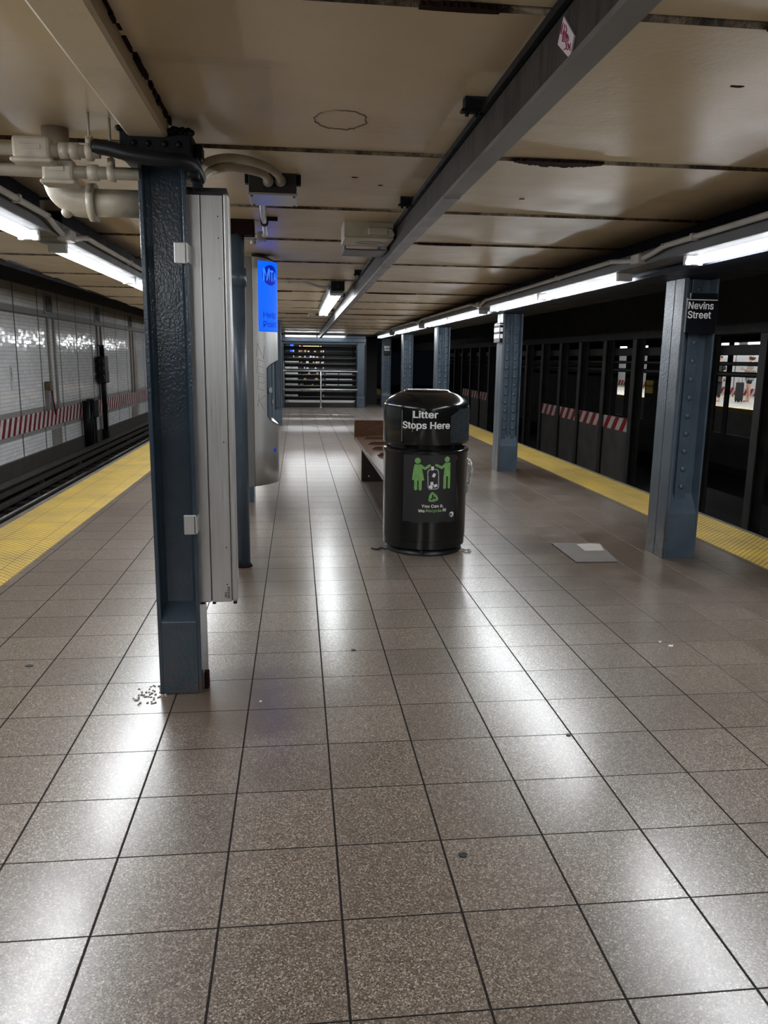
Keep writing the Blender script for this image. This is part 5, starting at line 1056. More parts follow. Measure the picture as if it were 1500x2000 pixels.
# underside
f = mb.bm.faces.new([g[0] for g in grid])
shell = mb.build('curved_shell', M_HELPSIDE, t)
mb = MB()   # dark domed cap
rings = []
for (sc, dz) in ((1.0, 0.0), (0.97, 0.012), (0.85, 0.024), (0.55, 0.034)):
    rings.append([mb.bm.verts.new((HX + HRX * sc * math.sin(math.radians(a)), HYC - HRY * sc * math.cos(math.radians(a)), ztop(a) + dz)) for a in angs])
for A, B in zip(rings, rings[1:]):
    for k in range(len(angs) - 1):
        f = mb.bm.faces.new((A[k], A[k + 1], B[k + 1], B[k])); f.smooth = True
mb.bm.faces.new(rings[-1])
mb.build('top_cap', M_DARKCAP, t)
mb = MB()   # recess liner
ra = [34 + 8 * k for k in range(15)]
O = [[hp(a, zlo(a)), hp(a, zhi(a))] for a in ra]
I = [[hp(a, zlo(a) + 0.02, -0.06), hp(a, zhi(a) - 0.02, -0.06)] for a in ra]
for k in range(len(ra) - 1):
    for q in ((I[k][0], I[k + 1][0], I[k + 1][1], I[k][1]), (O[k][0], O[k + 1][0], I[k + 1][0], I[k][0]), (O[k][1], O[k + 1][1], I[k + 1][1], I[k][1])):
        mb.bm.faces.new([mb.bm.verts.new(v) for v in q])
for k in (0, len(ra) - 1):
    mb.bm.faces.new([mb.bm.verts.new(v) for v in (O[k][0], O[k][1], I[k][1], I[k][0])])
rec = mb.build('keypad_recess', M_RECESS, t)
mb = MB()
ed = [hp(a, zlo(a), 0.001) for a in ra] + [hp(a, zhi(a), 0.001) for a in reversed(ra)]
mb.tube(ed, 0.0035, 6, closed=True)
mb.build('recess_rim', M_BLACK, rec)
mb = MB()
for k in range(len(ra) - 1):
    a, b = ra[k], ra[k + 1]
    q = (hp(a, zlo(a) + 0.004, -0.002), hp(b, zlo(b) + 0.004, -0.002), hp(b, zlo(b) + 0.024, -0.055), hp(a, zlo(a) + 0.024, -0.055))
    mb.bm.faces.new([mb.bm.verts.new(v) for v in q])
mb.build('recess_lip', M_ALU, rec)
for sgn, a in enumerate((62, 100)):
    mb = MB(); c = hp(a, 1.12 - 0.11 * sgn, -0.058); c2 = hp(a, 1.12 - 0.11 * sgn, -0.045)
    mb.cyl(c, c2, 0.026, seg=18); mb.build('call_button', M_STEEL, rec)
def hpmap(off):
    return lambda s_, z, d=0: hp(tt_of(max(0.001, s_)), z, off + d)
# blue panel
mb = MB()
bs = [0.048 + 0.53 * k / 30 for k in range(31)]
bz = [1.612, 1.8, 2.0, 2.186]
g = [[mb.bm.verts.new(hp(tt_of(s_), z, 0.0025)) for z in bz] for s_ in bs if tt_of(s_) < 166]
for A, B in zip(g, g[1:]):
    for j in range(3):
        f = mb.bm.faces.new((A[j], B[j], B[j + 1], A[j + 1])); f.smooth = True
blue = mb.build('lit_panel', M_BLUELIT, t)
SL = 0.085
mb = MB()
vs, fs = circle2d(SL + 0.083, 2.075, 0.083, 36)
cen = [(SL + 0.083, 2.075)]
mb.faces2d(vs + cen, [(k, (k + 1) % 36, 36) for k in range(36)], hpmap(0.0045), cut=0.02)
mb.build('round_logo', M_BLUETXT, blue)
mb = MB()
for ch, l_, w_, h_ in (('M', 0.006, 0.066, 0.098), ('T', 0.074, 0.042, 0.084), ('A', 0.114, 0.046, 0.074)):
    vs, fs = fit_text(ch, width=w_, height=h_, bold=0.05, left=SL + l_, cy=2.028)
    mb.faces2d(vs, fs, hpmap(0.0065), cut=0.02)
mb.build('logo_letters', M_BLUETXT2, blue)
mb = MB()
for s_, zz in (('Help', 1.727), ('Point', 1.650)):
    vs, fs = fit_text(s_, height=0.050, bold=0.004, left=SL + 0.004, cy=zz)
    mb.faces2d(vs, fs, hpmap(0.0055), cut=0.02)
mb.build('lettering', M_BLUETXT, blue)
# scratched letters, little round mark and rivets on the shell
mb = MB()
def scratch(pl, w=0.0016):
    mb.tube([hp(tt_of(a), b, 0.0005) for a, b in pl], w, 5)
L = {'N': [[(0, 0), (0.0, 1)], [(0, 1), (1, 0)], [(1, 0), (1, 1)]],
     'E': [[(0, 0), (0, 1)], [(0, 1), (1, 1)], [(0, 0.5), (0.8, 0.55)], [(0, 0), (1, 0.02)]],
     'K': [[(0, 0), (0, 1)], [(0, 0.5), (0.9, 1.05)], [(0.1, 0.55), (1, -0.1)]]}
for ch, zc, s0 in (('N', 1.46, 0.025), ('E', 1.325, 0.028), ('E', 1.19, 0.033), ('K', 1.035, 0.030)):
    for st in L[ch]:
        pl = []
        for (a, b) in st:
            # letters lean backwards, hand scratched
            pl.append((s0 + 0.06 * a + 0.018 * b * 0.6, zc - 0.055 + 0.11 * b - 0.020 * a))
        n_ = 5
        q = [(pl[0][0] + (pl[1][0] - pl[0][0]) * k / n_, pl[0][1] + (pl[1][1] - pl[0][1]) * k / n_) for k in range(n_ + 1)]
        scratch(q)
mb.build('scratched_letters', M_SCRATCH, shell)
mb = MB(); vs, fs = circle2d(0.20, 0.60, 0.016, 18); mb.faces2d(vs, fs, hpmap(0.002)); mb.build('round_mark', M_BLUETXT, shell)
for a, b in ((0.05, 0.50), (0.15, 0.47), (0.05, 0.36)):
    mb = MB(); c = hp(tt_of(a), b); mb.ball(c, 0.004, seg=8); mb.build('rivet', M_SCRATCH, shell)
# ------------------------------------------------------------------ RIGHT COLUMNS
RIVET_MESH = None
def rivet_mesh():
    mb = MB()
    b = bmesh.new()
    bmesh.ops.create_uvsphere(b, u_segments=14, v_segments=8, radius=0.021)
    for f in b.faces: f.smooth = True
    bmesh.ops.scale(b, vec=(1, 0.75, 1), verts=b.verts)
    me = D.meshes.new('rivet'); b.to_mesh(me); b.free()
    me.materials.append(M_SLATE)
    return me
RIVET_MESH = rivet_mesh()
def right_column(y, x0, w, label, single=False, nr=13):
    """left flange at x0, web face looking back towards the camera"""
    x1 = x0 + w
    t = thing('riveted_column', label, 'column', (x0, y, 0), 'riveted columns along the right edge')
    top = 1.972
    mb = MB(); mb.box(x0, x0 + 0.018, y, y + 0.30, 0, top, 0.003)
    mb.box(x0 - 0.010, x0 + 0.002, y + 0.012, y + 0.143, 0, top - 0.002, 0.003); mb.box(x0 - 0.010, x0 + 0.002, y + 0.150, y + 0.288, 0, top - 0.002, 0.003)
    mb.build('flange', M_FLANGE, t)
    mb = MB(); mb.box(x1 - 0.014, x1, y, y + 0.30, 0, top, 0.003); mb.build('flange', M_SLATE, t)
    mb = MB(); mb.box(x0 + 0.015, x1 - 0.012, y + 0.10, y + 0.13, 0, top)
    web = mb.build('web', M_SLATE, t)
    mb = MB()
    if single:
        mb.box(x0 + 0.018, x0 + 0.045, y + 0.05, y + 0.105, 0, top, 0.003)
        mb.box(x0 + 0.078, x0 + 0.158, y + 0.072, y + 0.105, 0, top, 0.003)
        rows = [x0 + 0.124]; zs = [0.52 + 0.128 * k for k in range(9)] + [1.90]; yr = y + 0.072
    else:
        xm = (x0 + x1) / 2 + 0.004
        mb.box(x0 + 0.018, xm - 0.030, y + 0.062, y + 0.105, 0, top, 0.003)
        mb.box(xm + 0.030, x1 - 0.030, y + 0.062, y + 0.105, 0, top, 0.003)
        mb.box(xm - 0.010, xm + 0.010, y + 0.078, y + 0.105, 0, top, 0.003)
        rows = [xm - 0.055, xm + 0.055]; zs = [0.55 + 0.108 * k for k in range(nr)]; yr = y + 0.062
    mb.build('angle_strips', M_SLATE, t)
    off = Vector(t.location)
    for xr in rows:
        for zz in zs:
            r = D.objects.new('rivet', RIVET_MESH); COL.objects.link(r)
            r.parent = t; r.location = Vector((xr, yr, zz)) - off
    mb = MB()
    mb.prism([(y + 0.006, 0), (y + 0.006, 0.33), (y + 0.10, 0.465), (y + 0.10, 0)], 'x', x0 + 0.017, x1 - 0.013)
    mb.build('base_block', M_SLATE, t)
    return t
right_column(5.245, 2.645, 0.235, 'nearest right-hand riveted column, with the readable black street sign', True)
right_column(9.69, 2.555, 0.245, 'second right-hand riveted column, white-lettered plate on its left edge')
right_column(14.13, 2.515, 0.235, 'third right-hand riveted column, rising behind the bin lid')
right_column(18.57, 2.495, 0.235, 'fourth right-hand riveted column, left half lit at the top')
right_column(23.0, 2.475, 0.255, 'fifth right-hand riveted column, with a tiny far black street sign')
right_column(27.4, 2.440, 0.27, 'farthest right-hand riveted column, beside the shutter post')

# station signs
t = thing('station_sign', 'black sign reading Nevins Street on the nearest right column', 'sign', (2.75, 5.24, 1.74), 'black station name signs')
mb = MB(); mb.box(2.647, 2.866, 5.222, 5.246, 1.605, 1.838, 0.003); mb.box(2.66, 2.852, 5.206, 5.224, 1.828, 1.868, 0.002); mb.build('plate', M_SIGNBLK, t)
mb = MB(); mb.box(2.652, 2.862, 5.2195, 5.222, 1.822, 1.829); mb.build('white_line', M_WHITE, t)
for s_, zz, w_ in (('Nevins', 1.764, 0.182), ('Street', 1.703, 0.168)):
    mb = MB()
    vs, fs = fit_text(s_, width=w_, height=0.046, bold=0.034, left=2.656, cy=zz)
    mb.faces2d(vs, fs, lambda a, b, d=0: (a, 5.2205 - d, b))
    mb.build('lettering', M_WHITE, t)
t = thing('station_sign', 'black sign with two white plates on the left edge of the second right column', 'sign', (2.54, 9.83, 1.75), 'black station name signs')
mb = MB(); mb.box(2.508, 2.548, 9.70, 9.99, 1.62, 1.86, 0.003); mb.build('plate', M_SIGNBLK, t)
for z0_, z1_ in ((1.752, 1.80), (1.672, 1.722)):
    mb = MB(); mb.box(2.503, 2.508, 9.72, 9.97, z0_, z1_); mb.box(2.512, 2.544, 9.695, 9.70, z0_, z1_); mb.build('white_plate', M_WHITE, t)
mb = MB(); mb.box(2.504, 2.508, 9.71, 9.98, 1.832, 1.840); mb.box(2.512, 2.544, 9.696, 9.70, 1.832, 1.840); mb.build('white_line', M_WHITE, t)
t = thing('station_sign', 'tiny far black sign on the fifth right column', 'sign', (2.60, 22.98, 1.70), 'black station name signs')
mb = MB(); mb.box(2.515, 2.700, 22.965, 22.998, 1.52, 1.79, 0.003); mb.build('plate', M_SIGNBLK, t)
mb = MB(); mb.box(2.52, 2.695, 22.960, 22.965, 1.752, 1.764); mb.build('white_line', M_WHITE, t)
mb = MB()
for s_, zz in (('Nevins', 1.695), ('Street', 1.630)):
    vs, fs = fit_text(s_, width=0.158, height=0.046, bold=0.034, left=2.528, cy=zz)
    mb.faces2d(vs, fs, lambda a, b, d=0: (a, 22.962 - d, b))
mb.build('lettering', M_WHITE, t)

# ------------------------------------------------------------------ LITTER BIN
BX, BY, BR = 0.945, 5.70, 0.312
t = thing('litter_bin', 'round black litter bin with white and green lettering in mid platform', 'bin', (BX, BY, 0))
mb = MB()
mb.lathe([(0.0, 0.0), (0.285, 0.0), (0.288, 0.012), (0.272, 0.022), (0.272, 0.060), (0.0, 0.060)], BX, BY)
mb.build('base_ring', M_BINBASE, t)
for a in (-12, 100, 220):
    mb = MB(); q = math.radians(a); mb.box(BX + 0.278 * math.sin(q) - 0.010, BX + 0.278 * math.sin(q) + 0.010, BY - 0.278 * math.cos(q) - 0.012, BY - 0.278 * math.cos(q) + 0.012, 0.0, 0.058, 0.003)
    mb.build('base_clip', M_BINBASE, t)
mb = MB()
mb.lathe([(0.0, 0.045), (0.296, 0.045), (0.304, 0.052), (0.306, 0.105), (0.309, 0.108), (0.311, 0.735), (0.318, 0.745), (0.318, 0.762), (0.308, 0.770), (0.288, 0.772), (0.284, 0.740), (0.0, 0.740)], BX, BY, 96)
sharp(mb.build('body', M_BIN, t), 40)
mb = MB(); mb.lathe([(0.0, 0.745), (0.272, 0.745), (0.272, 0.845), (0.0, 0.845)], BX, BY, 96)
sharp(mb.build('neck', M_BIN, t), 40)
mb = MB()
mb.lathe([(0.285, 0.812), (0.312, 0.808), (0.316, 0.815), (0.316, 1.060), (0.313, 1.078), (0.306, 1.092), (0.288, 1.112), (0.260, 1.134), (0.225, 1.154), (0.195, 1.166), (0.172, 1.172), (0.166, 1.180), (0.158, 1.184), (0.0, 1.186)], BX, BY, 96)
hood = sharp(mb.build('hood', M_BIN, t), 40)
mb = MB()   # seams of the hood flap
for a in (-42, -27):
    q = math.radians(a); q2 = math.radians(a + 0.5)
    mb.prism([(BX + 0.3165 * math.sin(q), BY - 0.3165 * math.cos(q)), (BX + 0.3175 * math.sin(q), BY - 0.3175 * math.cos(q)), (BX + 0.3175 * math.sin(q2), BY - 0.3175 * math.cos(q2)), (BX + 0.3165 * math.sin(q2), BY - 0.3165 * math.cos(q2))], 'z', 0.83 if a < -30 else 0.90, 1.05)
mb.build('hood_seam', M_STEEL, hood)
mb = MB()   # reflection of the lit right column on the hood, painted in grey
n_ = 14
for k in range(n_):
    pass
rnd = random.Random(2)
lowe = [(25 + 50 * k / 14, 0.822) for k in range(15)]
left = [(25 - 2 * rnd.random(), 0.822 + 0.23 * k / 8) for k in range(1, 8)]
cols_ = []
for k in range(15):
    a = 24 + 58 * k / 14
    lo_ = 0.824; hi_ = 1.062 - (0.05 * (1 - k / 4) if k < 4 else 0)
    cols_.append([(a, lo_ + (hi_ - lo_) * j / 3) for j in range(4)])
vsm = [[mb.bm.verts.new((BX + 0.3172 * math.sin(math.radians(a)), BY - 0.3172 * math.cos(math.radians(a)), z)) for a, z in c] for c in cols_]
for A, B in zip(vsm, vsm[1:]):
    for j in range(3):
        f = mb.bm.faces.new((A[j], B[j], B[j + 1], A[j + 1])); f.smooth = True
mb.build('painted_reflection', paint('grey_reflection_colour', (0.038, 0.046, 0.052), 0.3, 0.2, 9, 0), hood)
# lettering on the hood
def binmap(phi0, r):
    return lambda u, z, d=0: Vector((BX + (r + d) * math.sin(phi0 + u / r), BY - (r + d) * math.cos(phi0 + u / r), z))
PHI_T = math.radians(-9.0)
mb = MB()
vs, fs = fit_text('Litter', width=0.178, height=0.046, bold=0.05, cx=-0.006, cy=1.000)
mb.faces2d(vs, fs, binmap(PHI_T, BR + 0.0062), cut=0.02)
mb.build('hood_lettering', M_WHITE, hood)
mb = MB()
vs, fs = fit_text('Stops Here', width=0.350, height=0.046, bold=0.05, cx=0.0, cy=0.925)
mb.faces2d(vs, fs, binmap(PHI_T, BR + 0.0062), cut=0.02)
mb.build('hood_lettering', M_WHITE, hood)
# the picture label on the body
PHI_L = math.radians(-1.5)
LZ = lambda py: 0.748 - (py - 755) / 965.0 * 0.487
LU = lambda px: (px - 398) / 721.0 * 0.405
lab = MB()
cols_ = []
for k in range(25):
    u = -0.2025 + 0.405 * k / 24
    cols_.append([lab.bm.verts.new(binmap(PHI_L, BR + 0.0012)(u, z)) for z in (LZ(1735) + 0.004 * math.sin(k * 0.8), LZ(760))])
for A, B in zip(cols_, cols_[1:]):
    f = lab.bm.faces.new((A[0], B[0], B[1], A[1])); f.smooth = True
lab_o = lab.build('picture_label', M_LABEL, t)
FM = binmap(PHI_L, BR + 0.0028)
def P2(pts): return [(LU(a), LZ(b)) for a, b in pts]
def addshape(mb, vf): mb.faces2d(vf[0], vf[1], FM, cut=0.016)
def poly(pts): return P2(pts), [tuple(range(len(pts)))]
def capsule(a, b, w):
    p, q = P2([a, b]); return stroke2d(p, q, w * 0.405 / 721)
def disc(a, r):
    p = P2([a])[0]; return circle2d(p[0], p[1], r * 0.405 / 721)
mb = MB()
addshape(mb, disc((227, 853), 38))
addshape(mb, poly([(188, 905), (268, 905), (284, 960), (315, 1122), (300, 1132), (172, 1132), (157, 1118), (176, 960)]))
addshape(mb, capsule((207, 1125), (207, 1252), 40)); addshape(mb, capsule((265, 1125), (265, 1252), 40))
addshape(mb, capsule((262, 918), (322, 962), 32)); addshape(mb, capsule((322, 962), (378, 918), 32))
mb.build('green_woman_sign', M_GREEN, lab_o)
mb = MB()
addshape(mb, disc((612, 835), 37))
addshape(mb, poly([(580, 882), (662, 882), (664, 1075), (566, 1075)]))
addshape(mb, capsule((585, 1070), (585, 1232), 40)); addshape(mb, capsule((647, 1070), (647, 1232), 36))
addshape(mb, capsule((592, 902), (540, 950), 32)); addshape(mb, capsule((540, 950), (465, 912), 32))
mb.build('green_man_sign', M_GREEN, lab_o)
mb = MB()
for a, b in (((358, 1000), (358, 1040)), ((360, 1062), (366, 1225)), ((384, 1252), (480, 1247)), ((500, 1225), (498, 1060)), ((496, 1040), (494, 1000)), ((474, 972), (450, 970)), ((378, 974), (395, 972)),
             ((358, 1000), (378, 974)), ((494, 1000), (474, 972)), ((366, 1225), (384, 1252)), ((500, 1225), (480, 1247))):
    addshape(mb, capsule(a, b, 15))
mb.build('grey_bin_sign', M_GREYP, lab_o)
mb = MB()
for (a, b, w_, h_, r_) in ((417, 957, 36, 48, 0.1), (437, 1055, 36, 50, -0.45), (414, 1175, 36, 48, 0.15), (400, 1222, 48, 36, -0.45), (460, 1203, 46, 34, 0.4)):
    p = P2([(a, b)])[0]; k_ = 0.405 / 721
    addshape(mb, quad2d(p[0], p[1], w_ * k_, h_ * k_, r_))
mb.build('white_litter_sign', M_WHITE, lab_o)
mb = MB()
c0 = P2([(433, 1372)])[0]; k_ = 0.405 / 721
for q in range(3):
    R_ = Matrix.Rotation(q * 2 * PI / 3, 2)
    for shp in ([(-52, 28), (-22, 72), (8, 72), (30, 40), (46, 50), (38, 4), (-2, 16), (10, 26), (-6, 46), (-26, 18)],):
        pts = []
        for a, b in shp:
            v = R_ @ Vector((a * 0.95, b * 0.95)); pts.append((c0[0] + v.x * k_, c0[1] + v.y * k_))
        mb.faces2d(pts, [tuple(range(len(pts)))], FM, cut=0.016)
mb.build('recycling_sign', M_GREEN, lab_o)
mb = MB()
vs, fs = fit_text('You Can it.', width=0.162, height=0.0205, bold=0.045, cx=LU(430), cy=LZ(1515)); mb.faces2d(vs, fs, FM)
vs, fs = fit_text('We', width=0.048, height=0.0205, bold=0.045, left=LU(245), cy=LZ(1585)); mb.faces2d(vs, fs, FM)
vs, fs = fit_text('it!', width=0.027, height=0.0205, bold=0.045, left=LU(566), cy=LZ(1575)); mb.faces2d(vs, fs, FM)
mb.build('white_lettering', M_WHITE, lab_o)
mb = MB()
vs, fs = fit_text('Recycle', width=0.116, height=0.0205, bold=0.045, left=LU(344), cy=LZ(1580)); mb.faces2d(vs, fs, FM)
mb.build('green_lettering', M_GREEN, lab_o)
mb = MB(); addshape(mb, disc((702, 1630), 36)); mb.build('round_logo', M_WHITE, lab_o)
mb = MB(); FM2 = binmap(PHI_L, BR + 0.0042)
for pts in ([(672, 1612), (690, 1612), (690, 1662), (678, 1662), (672, 1640)], [(690, 1615), (712, 1620), (718, 1660), (706, 1660), (704, 1630), (692, 1630)]):
    mb.faces2d(P2(pts), [tuple(range(len(pts)))], FM2)
mb.build('logo_letters', M_LABEL, lab_o)
for (a, z, r_) in ((33, 0.715, 0.028),):
    mb = MB(); vs, fs = circle2d(0.0, z, r_, 20, r_ * 0.7); mb.faces2d(vs, fs, binmap(math.radians(a), BR + 0.001)); mb.build('scuff', paint('brown_scuff', (0.06, 0.035, 0.03), 0.5, 0.3, 20, 0), t)

# chain from the bin to the bench
t = thing('chain', 'loose steel chain hanging on the right side of the bin', 'chain', (1.27, 5.75, 0.66))
cp = smooth_path([(1.262, 5.68, 0.672), (1.280, 5.66, 0.640), (1.288, 5.66, 0.590), (1.286, 5.68, 0.530), (1.278, 5.70, 0.470), (1.262, 5.73, 0.415), (1.245, 5.80, 0.385)], 3)
Ls = [0.0]
for a, b in zip(cp, cp[1:]): Ls.append(Ls[-1] + (b - a).length)
step = 0.030
for i in range(int(Ls[-1] / step) + 1):
    d = i * step
    for k in range(len(cp) - 1):
        if Ls[k + 1] >= d:
            q = cp[k].lerp(cp[k + 1], (d - Ls[k]) / max(1e-6, Ls[k + 1] - Ls[k])); tg = (cp[k + 1] - cp[k]).normalized(); break
    nrm = tg.cross(Vector((0, 1, 0))).normalized() if i % 2 else Vector((0, 1, 0))
    nrm = (nrm - tg * nrm.dot(tg)).normalized()
    pts = []
    for k in range(16):
        a = 2 * PI * k / 16
        pts.append(q + tg * (0.020 * math.cos(a) + (0.006 if math.cos(a) > 0 else -0.006)) + nrm * 0.011 * math.sin(a))
    mb = MB(); mb.tube(pts, 0.0050, 6, closed=True); mb.build('link', M_CHROME, t)

# ------------------------------------------------------------------ BENCH
t = thing('bench', 'worn brown wooden bench standing behind the black bin', 'bench', (0.98, 8.0, 0))
mb = MB(); mb.box(0.705, 1.30, 6.25, 9.62, 0.405, 0.452, 0.006); mb.build('seat', M_WOOD, t)
mb = MB(); mb.box(0.700, 1.30, 9.60, 9.66, 0.41, 0.655, 0.008); mb.build('end_board', M_WOOD, t)
for y in (6.55, 7.12, 7.71, 8.26, 8.73, 9.31):
    mb = MB()
    mb.prism([(0.79, 0.452), (0.82, 0.478), (0.86, 0.485), (1.29, 0.485), (1.29, 0.452)], 'y', y - 0.022, y + 0.022)
    mb.build('seat_divider', M_WOOD, t)
for y in (6.35, 8.90):
    mb = MB(); mb.box(0.735, 1.26, y, y + 0.07, 0.0, 0.405, 0.004)
    leg = mb.build('leg', M_WOODDARK, t)
    mb = MB(); mb.ball((0.82, y - 0.001, 0.062), 0.010, (1, 0.5, 1), 10); mb.build('bolt', M_STEEL, leg)
mb = MB(); mb.box(0.98, 1.04, 6.42, 8.9, 0.05, 0.16, 0.004); mb.build('stretcher', M_WOODDARK, t)

# ------------------------------------------------------------------ PIPES AND CONDUITS BY THE NEAR COLUMN
def pipe_run(name, label, y, z, xa, xb, r, fit, clamp, coup, mat=M_PIPE, hub=None):
    t = thing(name, label, 'pipe', (xa, y, z))
    mb = MB(); mb.tube([(xa, y, z), (xb, y, z)], r, 16); mb.build('pipe', mat, t)
    a, b = fit
    mb = MB(); mb.box(a, b, y - 0.035, y + 0.035, z - 0.036, z + 0.040, 0.012)
    f = mb.build('conduit_body', mat, t)
    mb = MB(); mb.box(a - 0.006, b + 0.008, y - 0.045, y + 0.045, z - 0.050, z - 0.034, 0.007)
    mb.box(a + 0.03, b - 0.03, y - 0.038, y - 0.033, z - 0.006, z + 0.012, 0.002)
    mb.build('cover_plate', mat, f)
    for c in coup:
        mb = MB(); mb.tube([(c - 0.018, y, z), (c + 0.018, y, z)], r + 0.006, 16); mb.build('coupling', mat, t)
    mb = MB(); mb.tube([(clamp - 0.012, y, z), (clamp + 0.012, y, z)], r + 0.008, 14); mb.box(clamp - 0.012, clamp + 0.012, y - 0.012, y + 0.012, z + r, z + r + 0.03, 0.003); mb.cyl((clamp, y, z + r), (clamp, y, CEIL + 0.003), 0.005, seg=8)
    mb.ball((clamp, y - 0.01, z + r + 0.012), 0.013, seg=8)
    mb.build('clamp', mat, t)
    return t
pipe_run('ceiling_pipe', 'upper cream pipe with cast fitting, top left beside the near column', 3.1, 2.118, -2.6, -0.70, 0.0225, (-0.995, -0.865), -0.735, (-0.82, -0.79))
pipe_run('ceiling_pipe', 'lower thin cream pipe with cast fitting, left of the near column', 3.16, 2.060, -2.6, -0.575, 0.0225, (-0.915, -0.805), -0.675, (-0.74,))
t = thing('waste_pipe', 'fat cream waste pipe with elbow, left of the near column', 'pipe', (-0.75, 3.3, 1.97))
yy = 3.33
mb = MB(); mb.tube([(-0.585, yy, 1.985), (-0.81, yy, 1.985)], 0.052, 20); mb.build('pipe', M_PIPE, t)
mb = MB(); mb.tube(smooth_path([(-0.79, yy, 1.985), (-0.845, yy, 1.990), (-0.890, yy, 2.015), (-0.912, yy, 2.06), (-0.915, yy, 2.12)], 4), [0.058] * 17, 18); mb.build('elbow', M_PIPE, t)
mb = MB(); mb.tube([(-0.800, yy, 1.985), (-0.772, yy, 1.985)], 0.071, 20); mb.build('hub_ring', M_PIPE, t)
mb = MB(); mb.tube([(-0.915, yy, 2.09), (-0.915, yy, 2.13)], 0.068, 20); mb.tube([(-0.915, yy, 2.12), (-0.915, yy, CEIL + 0.003)], 0.05, 18); mb.build('hub_ring', M_PIPE, t)
mb = MB(); mb.ball((-0.885, yy - 0.01, 1.945), 0.022, seg=10); mb.build('clean_out_plug', M_PIPE, t)

t = thing('black_cable', 'thick black cable draped across the top of the near left column', 'cable', (-0.5, 3.05, 2.12))
mb = MB(); mb.tube(smooth_path([(-0.715, 3.09, 2.135), (-0.65, 3.07, 2.122), (-0.58, 3.055, 2.103), (-0.48, 3.05, 2.090), (-0.40, 3.06, 2.088), (-0.375, 3.11, 2.084), (-0.365, 3.16, 2.070), (-0.362, 3.19, 2.055)], 6), 0.026, 14)
mb.build('cable', M_CABLE, t)
mb = MB(); mb.box(-0.395, -0.352, 3.10, 3.205, 2.045, 2.12, 0.012); mb.box(-0.385, -0.350, 3.16, 3.205, 2.02, 2.06, 0.006); mb.build('cable_box', M_BLACKIRON, t)

# junction box and its two arched conduits
t = thing('junction_box', 'black and grey junction box on the ceiling, lit blue from below', 'box', (-0.11, 4.03, 2.2))
mb = MB(); mb.box(-0.217, 0.005, 3.90, 4.16, 2.156, CEIL + 0.002, 0.003); mb.build('body', M_JBOX, t)
mb = MB(); mb.box(-0.220, 0.008, 3.895, 4.165, 2.145, 2.156, 0.002); lid = mb.build('lid', M_JBOXLID, t)
for xx in (-0.205, -0.007):
    for y in (3.915, 4.145):
        mb = MB(); mb.cyl((xx, y, 2.1405), (xx, y, 2.145), 0.006, seg=8); mb.build('screw', M_BLACK, lid)
for xx in (-0.226, 0.014):
    mb = MB(); mb.box(xx - 0.012, xx + 0.012, 3.95, 3.99, 2.205, CEIL + 0.001, 0.003); mb.build('ear', M_BLACKIRON, t)
for k, lb in enumerate(('upper of two cream conduits arching into the junction box', 'lower of two cream conduits arching into the junction box')):
    c = thing('arched_conduit', lb, 'conduit', (-0.36, 3.3, 2.1), 'cream conduits arching into the junction box')
    if k == 0:
        pl = [(-0.375, 3.22, 2.060), (-0.369, 3.25, 2.098), (-0.355, 3.30, 2.134), (-0.32, 3.38, 2.172), (-0.262, 3.44, 2.195), (-0.183, 3.50, 2.200), (-0.113, 3.60, 2.199), (-0.080, 3.74, 2.204), (-0.069, 3.87, 2.207), (-0.069, 3.91, 2.205)]
    else:
        pl = [(-0.372, 3.26, 2.050), (-0.356, 3.30, 2.097), (-0.324, 3.37, 2.132), (-0.275, 3.45, 2.162), (-0.207, 3.55, 2.178), (-0.152, 3.66, 2.190), (-0.131, 3.77, 2.200), (-0.126, 3.87, 2.204), (-0.126, 3.91, 2.203)]
    mb = MB(); mb.tube(smooth_path(pl, 5), 0.0175, 12); mb.build('pipe', M_PIPE, c)
    e0, e1 = Vector(pl[-2]), Vector(pl[-1])
    mb = MB(); mb.tube([e0.lerp(e1, 0.1), e0.lerp(e1, 0.55)], 0.025, 12); mb.build('connector', M_PIPEG, c)

# short drop conduit from the junction box towards the help point
t = thing('drop_conduit', 'short metal conduit running back from the junction box to the pipe top', 'conduit', (-0.18, 4.8, 2.2))
mb = MB()
mb.tube(smooth_path([(-0.165, 4.15, 2.205), (-0.175, 4.4, 2.21), (-0.185, 4.8, 2.21), (-0.192, 5.2, 2.205), (-0.20, 5.48, 2.20), (-0.225, 5.54, 2.20), (-0.29, 5.56, 2.20), (-0.345, 5.57, 2.20)], 6), 0.017, 12)
mb.build('pipe', M_ALU, t)
mb = MB(); mb.tube([(-0.189, 5.02, 2.2075), (-0.190, 5.06, 2.2065)], 0.024, 12); mb.box(-0.189, -0.11, 5.03, 5.05, 2.215, CEIL + 0.003); mb.build('clamp', M_BLACKIRON, t)
mb = MB(); mb.box(-0.26, -0.20, 5.52, 5.60, 2.165, 2.225, 0.008); mb.ball((-0.285, 5.55, 2.16), 0.02, seg=8); mb.build('fitting', M_PIPEG, t)

# conduit to the hanging light
t = thing('lamp_conduit', 'thin conduit bending across the ceiling to the hanging light', 'conduit', (0.0, 8.9, 2.2))
mb = MB(); mb.tube(smooth_path([(-1.2, 8.95, 2.215), (-0.10, 8.92, 2.215), (0.05, 8.91, 2.212), (0.17, 8.90, 2.185), (0.27, 8.90, 2.165), (0.372, 8.90, 2.16)], 6), 0.017, 12)
mb.build('pipe', M_PIPEG, t)
mb = MB(); mb.box(-0.11, -0.08, 8.89, 8.95, 2.195, CEIL - 0.018, 0.004); mb.build('clamp', M_PIPEG, t)

